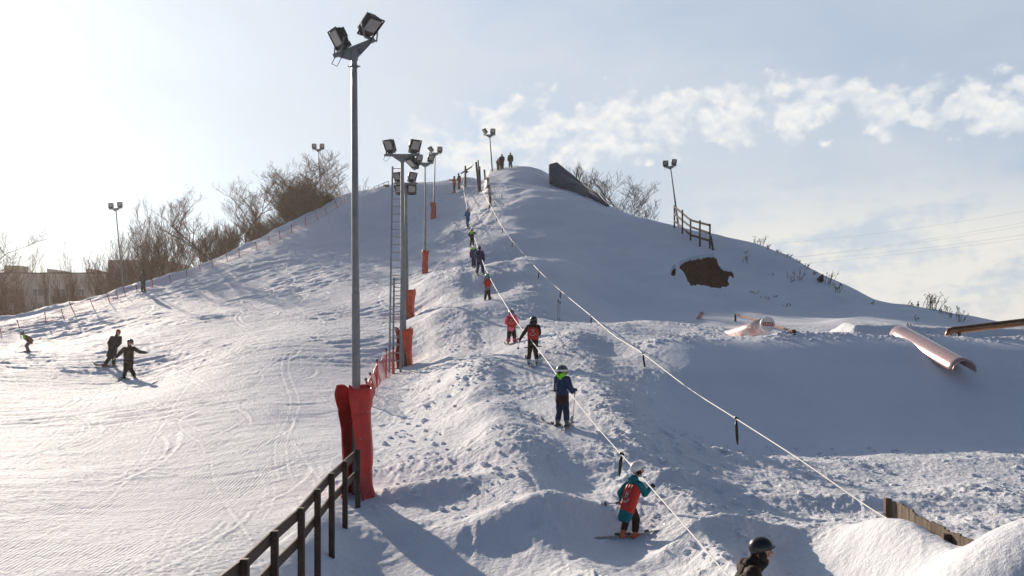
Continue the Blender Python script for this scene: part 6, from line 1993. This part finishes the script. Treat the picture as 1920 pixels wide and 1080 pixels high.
tree(1148, 338, 94, 'bare sapling at the lower tip of the blue ramp', seed=43, spread=0.6, stems=2, kids=(10, 6, 4), levels=3, r0=0.06, group=TR, wpx=70)
tree(1172, 318, 93, 'tallest bare sapling of the clump right of the blue ramp', seed=44, spread=0.55, kids=(12, 7, 4), levels=3, r0=0.07, group=TR, wpx=85)
tree(1192, 335, 91, 'bare sapling with a fan of branches right of the tallest sapling', seed=46, spread=0.7, stems=3, kids=(8, 6, 4), levels=3, r0=0.05, group=TR, wpx=80)
tree(1207, 372, 90, 'low sapling at the right end of the clump beside the ramp', seed=47, spread=0.9, stems=2, lean=(0.3, 0), kids=(6, 5, 3), levels=3, r0=0.04, group=TR)


def weed(px, py, hpx, label, seed, n=7, spread=0.5, group='dry weeds on the right flank', lean=0.15, dmin=30, heads=True, D=None):
    g = hit(px, py, dmin) if D is None else Vector(((px - 960) / F * D, D, gz((px - 960) / F * D, D)))
    Hh = hpx / F * g.y
    rs = random.Random(seed)
    root = thing('dry_weed', label, 'weed', g, 0, group)
    for k in range(n):
        b = MB()
        a = rs.uniform(0, 6.28); h = Hh * rs.uniform(0.45, 1.0)
        o = Vector((rs.uniform(-1, 1) * spread * Hh * 0.5, rs.uniform(-0.3, 0.3), -0.1))
        d = Vector((rs.gauss(lean, spread * 0.5), rs.gauss(0, 0.2), 1)).normalized()
        pts = [o, o + d * h * 0.5, o + d * h + Vector((rs.uniform(-0.1, 0.15) * h, 0, 0))]
        b.tube(pts, [0.016, 0.012, 0.006], 4, cap=False)
        for j in range(rs.randint(3, 6)):
            t = rs.uniform(0.4, 1.0); q = pts[1].lerp(pts[2], t * 2 - 1) if t > 0.5 else pts[0].lerp(pts[1], t * 2)
            e = q + Vector((rs.uniform(-0.22, 0.22), rs.uniform(-0.1, 0.1), rs.uniform(0.02, 0.2))) * h
            b.tube([q, e], [0.009, 0.005], 3, cap=False)
            if heads and rs.random() < 0.5: b.ell(e, (0.02, 0.02, 0.045), None, 5, 4)
        b.build('stalk', M_WEED, root)
    return root


W = [(1423, 458, 22, 'twiggy weed clump on the ridge right of the three rail fence', 11, 0.9), (1437, 466, 14, 'lower weed just right of the twiggy ridge clump', 5, 0.8), (1460, 474, 12, 'short weeds on the ridge below the first clump', 5, 0.8),
     (1478, 482, 14, 'sparse weeds halfway down the right ridge', 5, 0.6), (1496, 492, 12, 'weed stalks left of the ridge bend', 5, 0.8), (1513, 503, 16, 'leaning weed stalks at the ridge bend', 5, 0.7), (1530, 516, 14, 'small weeds just left of the pointed board', 4, 0.8),
     (1552, 533, 32, 'tall leaning weeds right beside the pointed board', 7, 0.5), (1566, 547, 22, 'weeds at the steep end of the right ridge', 6, 0.7), (1637, 571, 14, 'single thin stalk on the level part of the right ridge', 2, 0.2),
     (1705, 573, 14, 'thin stalks left of the big weed clump on the level ridge', 4, 0.5), (1722, 575, 18, 'upright stalks just left of the big weed clump', 4, 0.3), (1738, 578, 34, 'big dark weed clump on the level ridge at the right', 11, 0.6), (1752, 582, 40, 'tallest stalks inside the big weed clump at the right', 9, 0.5),
     (1770, 588, 26, 'weeds down slope right of the big clump', 7, 0.7), (1790, 598, 36, 'tall thin stalks near the low building', 5, 0.5), (1803, 604, 24, 'last leaning stalks before the low building', 5, 0.8)]
for i, (x, y, h, l, n, s_) in enumerate(W):
    weed(x, y, h, l, 60 + i, n, s_)
W2 = [(1397, 492, 26, 'leaning weed on the shaded flank below the ridge fence', 4, 0.5), (1490, 524, 24, 'dark seed head cluster on the flank below the right ridge', 9, 1.0), (1480, 530, 10, 'small tuft left of the dark seed head cluster', 4, 1.0), (1415, 550, 10, 'small dark tuft right of the bare earth', 5, 1.4),
      (1436, 560, 8, 'flat dark tuft below the right of the bare earth', 6, 2.2), (1449, 556, 7, 'tiny dark tuft beside the flat one', 4, 1.6), (1473, 573, 10, 'lone dark tuft above the level ridge start', 5, 1.8), (1452, 516, 8, 'faint thin weeds between the earth patch and the ridge', 4, 2.0),
      (1717, 600, 12, 'small twigs on the slope behind the half tube', 4, 0.8), (1702, 610, 8, 'tiny twigs right behind the top of the half tube', 3, 0.9)]
for i, (x, y, h, l, n, s_) in enumerate(W2):
    weed(x, y, h, l, 90 + i, n, s_)


# ---------------------------------------------------------------- the winter air
def haze():
    o = MB().box((0, 0, 9.0), (2430, 2430, 36.0)).build('haze', None)
    m = bpy.data.materials.new('haze'); m.use_nodes = True
    nt_ = m.node_tree; nt_.nodes.clear()
    v = nt_.nodes.new('ShaderNodeVolumePrincipled')
    v.inputs['Color'].default_value = (1.0, 0.97, 0.93, 1)
    v.inputs['Density'].default_value = 0.00025
    v.inputs['Anisotropy'].default_value = 0.6
    out = nt_.nodes.new('ShaderNodeOutputMaterial')
    nt_.links.new(v.outputs[0], out.inputs['Volume'])
    o.data.materials.append(m)
    o['kind'] = 'stuff'


haze()


# ---------------------------------------------------------------- loose clods of ploughed snow
def clods():
    rs = random.Random(77)
    t_ = (1 + 5 ** 0.5) / 2
    iv = [Vector(v).normalized() for v in ((-1, t_, 0), (1, t_, 0), (-1, -t_, 0), (1, -t_, 0), (0, -1, t_), (0, 1, t_), (0, -1, -t_), (0, 1, -t_), (t_, 0, -1), (t_, 0, 1), (-t_, 0, -1), (-t_, 0, 1))]
    fc = [(0, 11, 5), (0, 5, 1), (0, 1, 7), (0, 7, 10), (0, 10, 11), (1, 5, 9), (5, 11, 4), (11, 10, 2), (10, 7, 6), (7, 1, 8), (3, 9, 4), (3, 4, 2), (3, 2, 6), (3, 6, 8), (3, 8, 9), (4, 9, 5), (2, 4, 11), (6, 2, 10), (8, 6, 7), (9, 8, 1)]
    # one subdivision
    vs = list(iv); cache = {}; f2 = []

    def mid(a, b_):
        k = (min(a, b_), max(a, b_))
        if k not in cache:
            cache[k] = len(vs); vs.append(((vs[a] + vs[b_]) / 2).normalized())
        return cache[k]
    for a, b_, c_ in fc:
        x, y, z = mid(a, b_), mid(b_, c_), mid(c_, a)
        f2 += [(a, x, z), (b_, y, x), (c_, z, y), (x, y, z)]
    XY = []
    for i in range(2600):
        r = rs.random()
        if r < 0.35:   # beside the lane
            k = rs.randrange(len(LANE) - 5); u = rs.random()
            cx = LANE[k][0] * (1 - u) + LANE[k + 1][0] * u + rs.choice((-1, 1)) * rs.uniform(0.5, 2.0); cy = LANE[k][1] * (1 - u) + LANE[k + 1][1] * u
        elif r < 0.75:  # broken ground at the near right
            cy = rs.uniform(14.5, 25); cx = rs.uniform(1.5, 0.55 * cy)
        elif r < 0.9:
            cy = rs.uniform(17, 34); cx = rs.uniform(-3.0, 0.3)
        else:           # crest of the kicker
            cx = rs.uniform(4, 18); cy = 32.6 + rs.uniform(-0.7, 0.6)
        # clods lie in drifts, not evenly
        if mnoise.noise(Vector((cx * 0.5, cy * 0.5, 4))) < rs.uniform(-0.25, 0.25): continue
        XY.append((cx, cy, 0.012 + 0.05 * rs.random() ** 3.5 + 0.0006 * cy))
    X = np.array(XY); Z = terrain(X[:, 0], X[:, 1])[0]
    m = MB(); V = []; Fc = []
    for (cx, cy, s), z in zip(XY, Z):
        o_ = len(V); sx, sy, sz = s * rs.uniform(0.8, 1.5), s * rs.uniform(0.8, 1.5), s * rs.uniform(0.5, 0.95); q = Vector((rs.random() * 50, rs.random() * 50, 0)); ro = rotm(rs.uniform(0, 360), rs.uniform(-25, 25))
        for v in vs:
            k = 1 + 0.55 * mnoise.noise(v * 1.6 + q)
            V.append(ro @ Vector((v.x * sx * k, v.y * sy * k, v.z * sz * k)) + Vector((cx, cy, z + sz * 0.25)))
        Fc += [[o_ + a for a in f] for f in f2]
    m.v = V; m.f = Fc
    o = m.build('snow_clods', MAT_SNOW, smooth=False)
    o['kind'] = 'stuff'


clods()
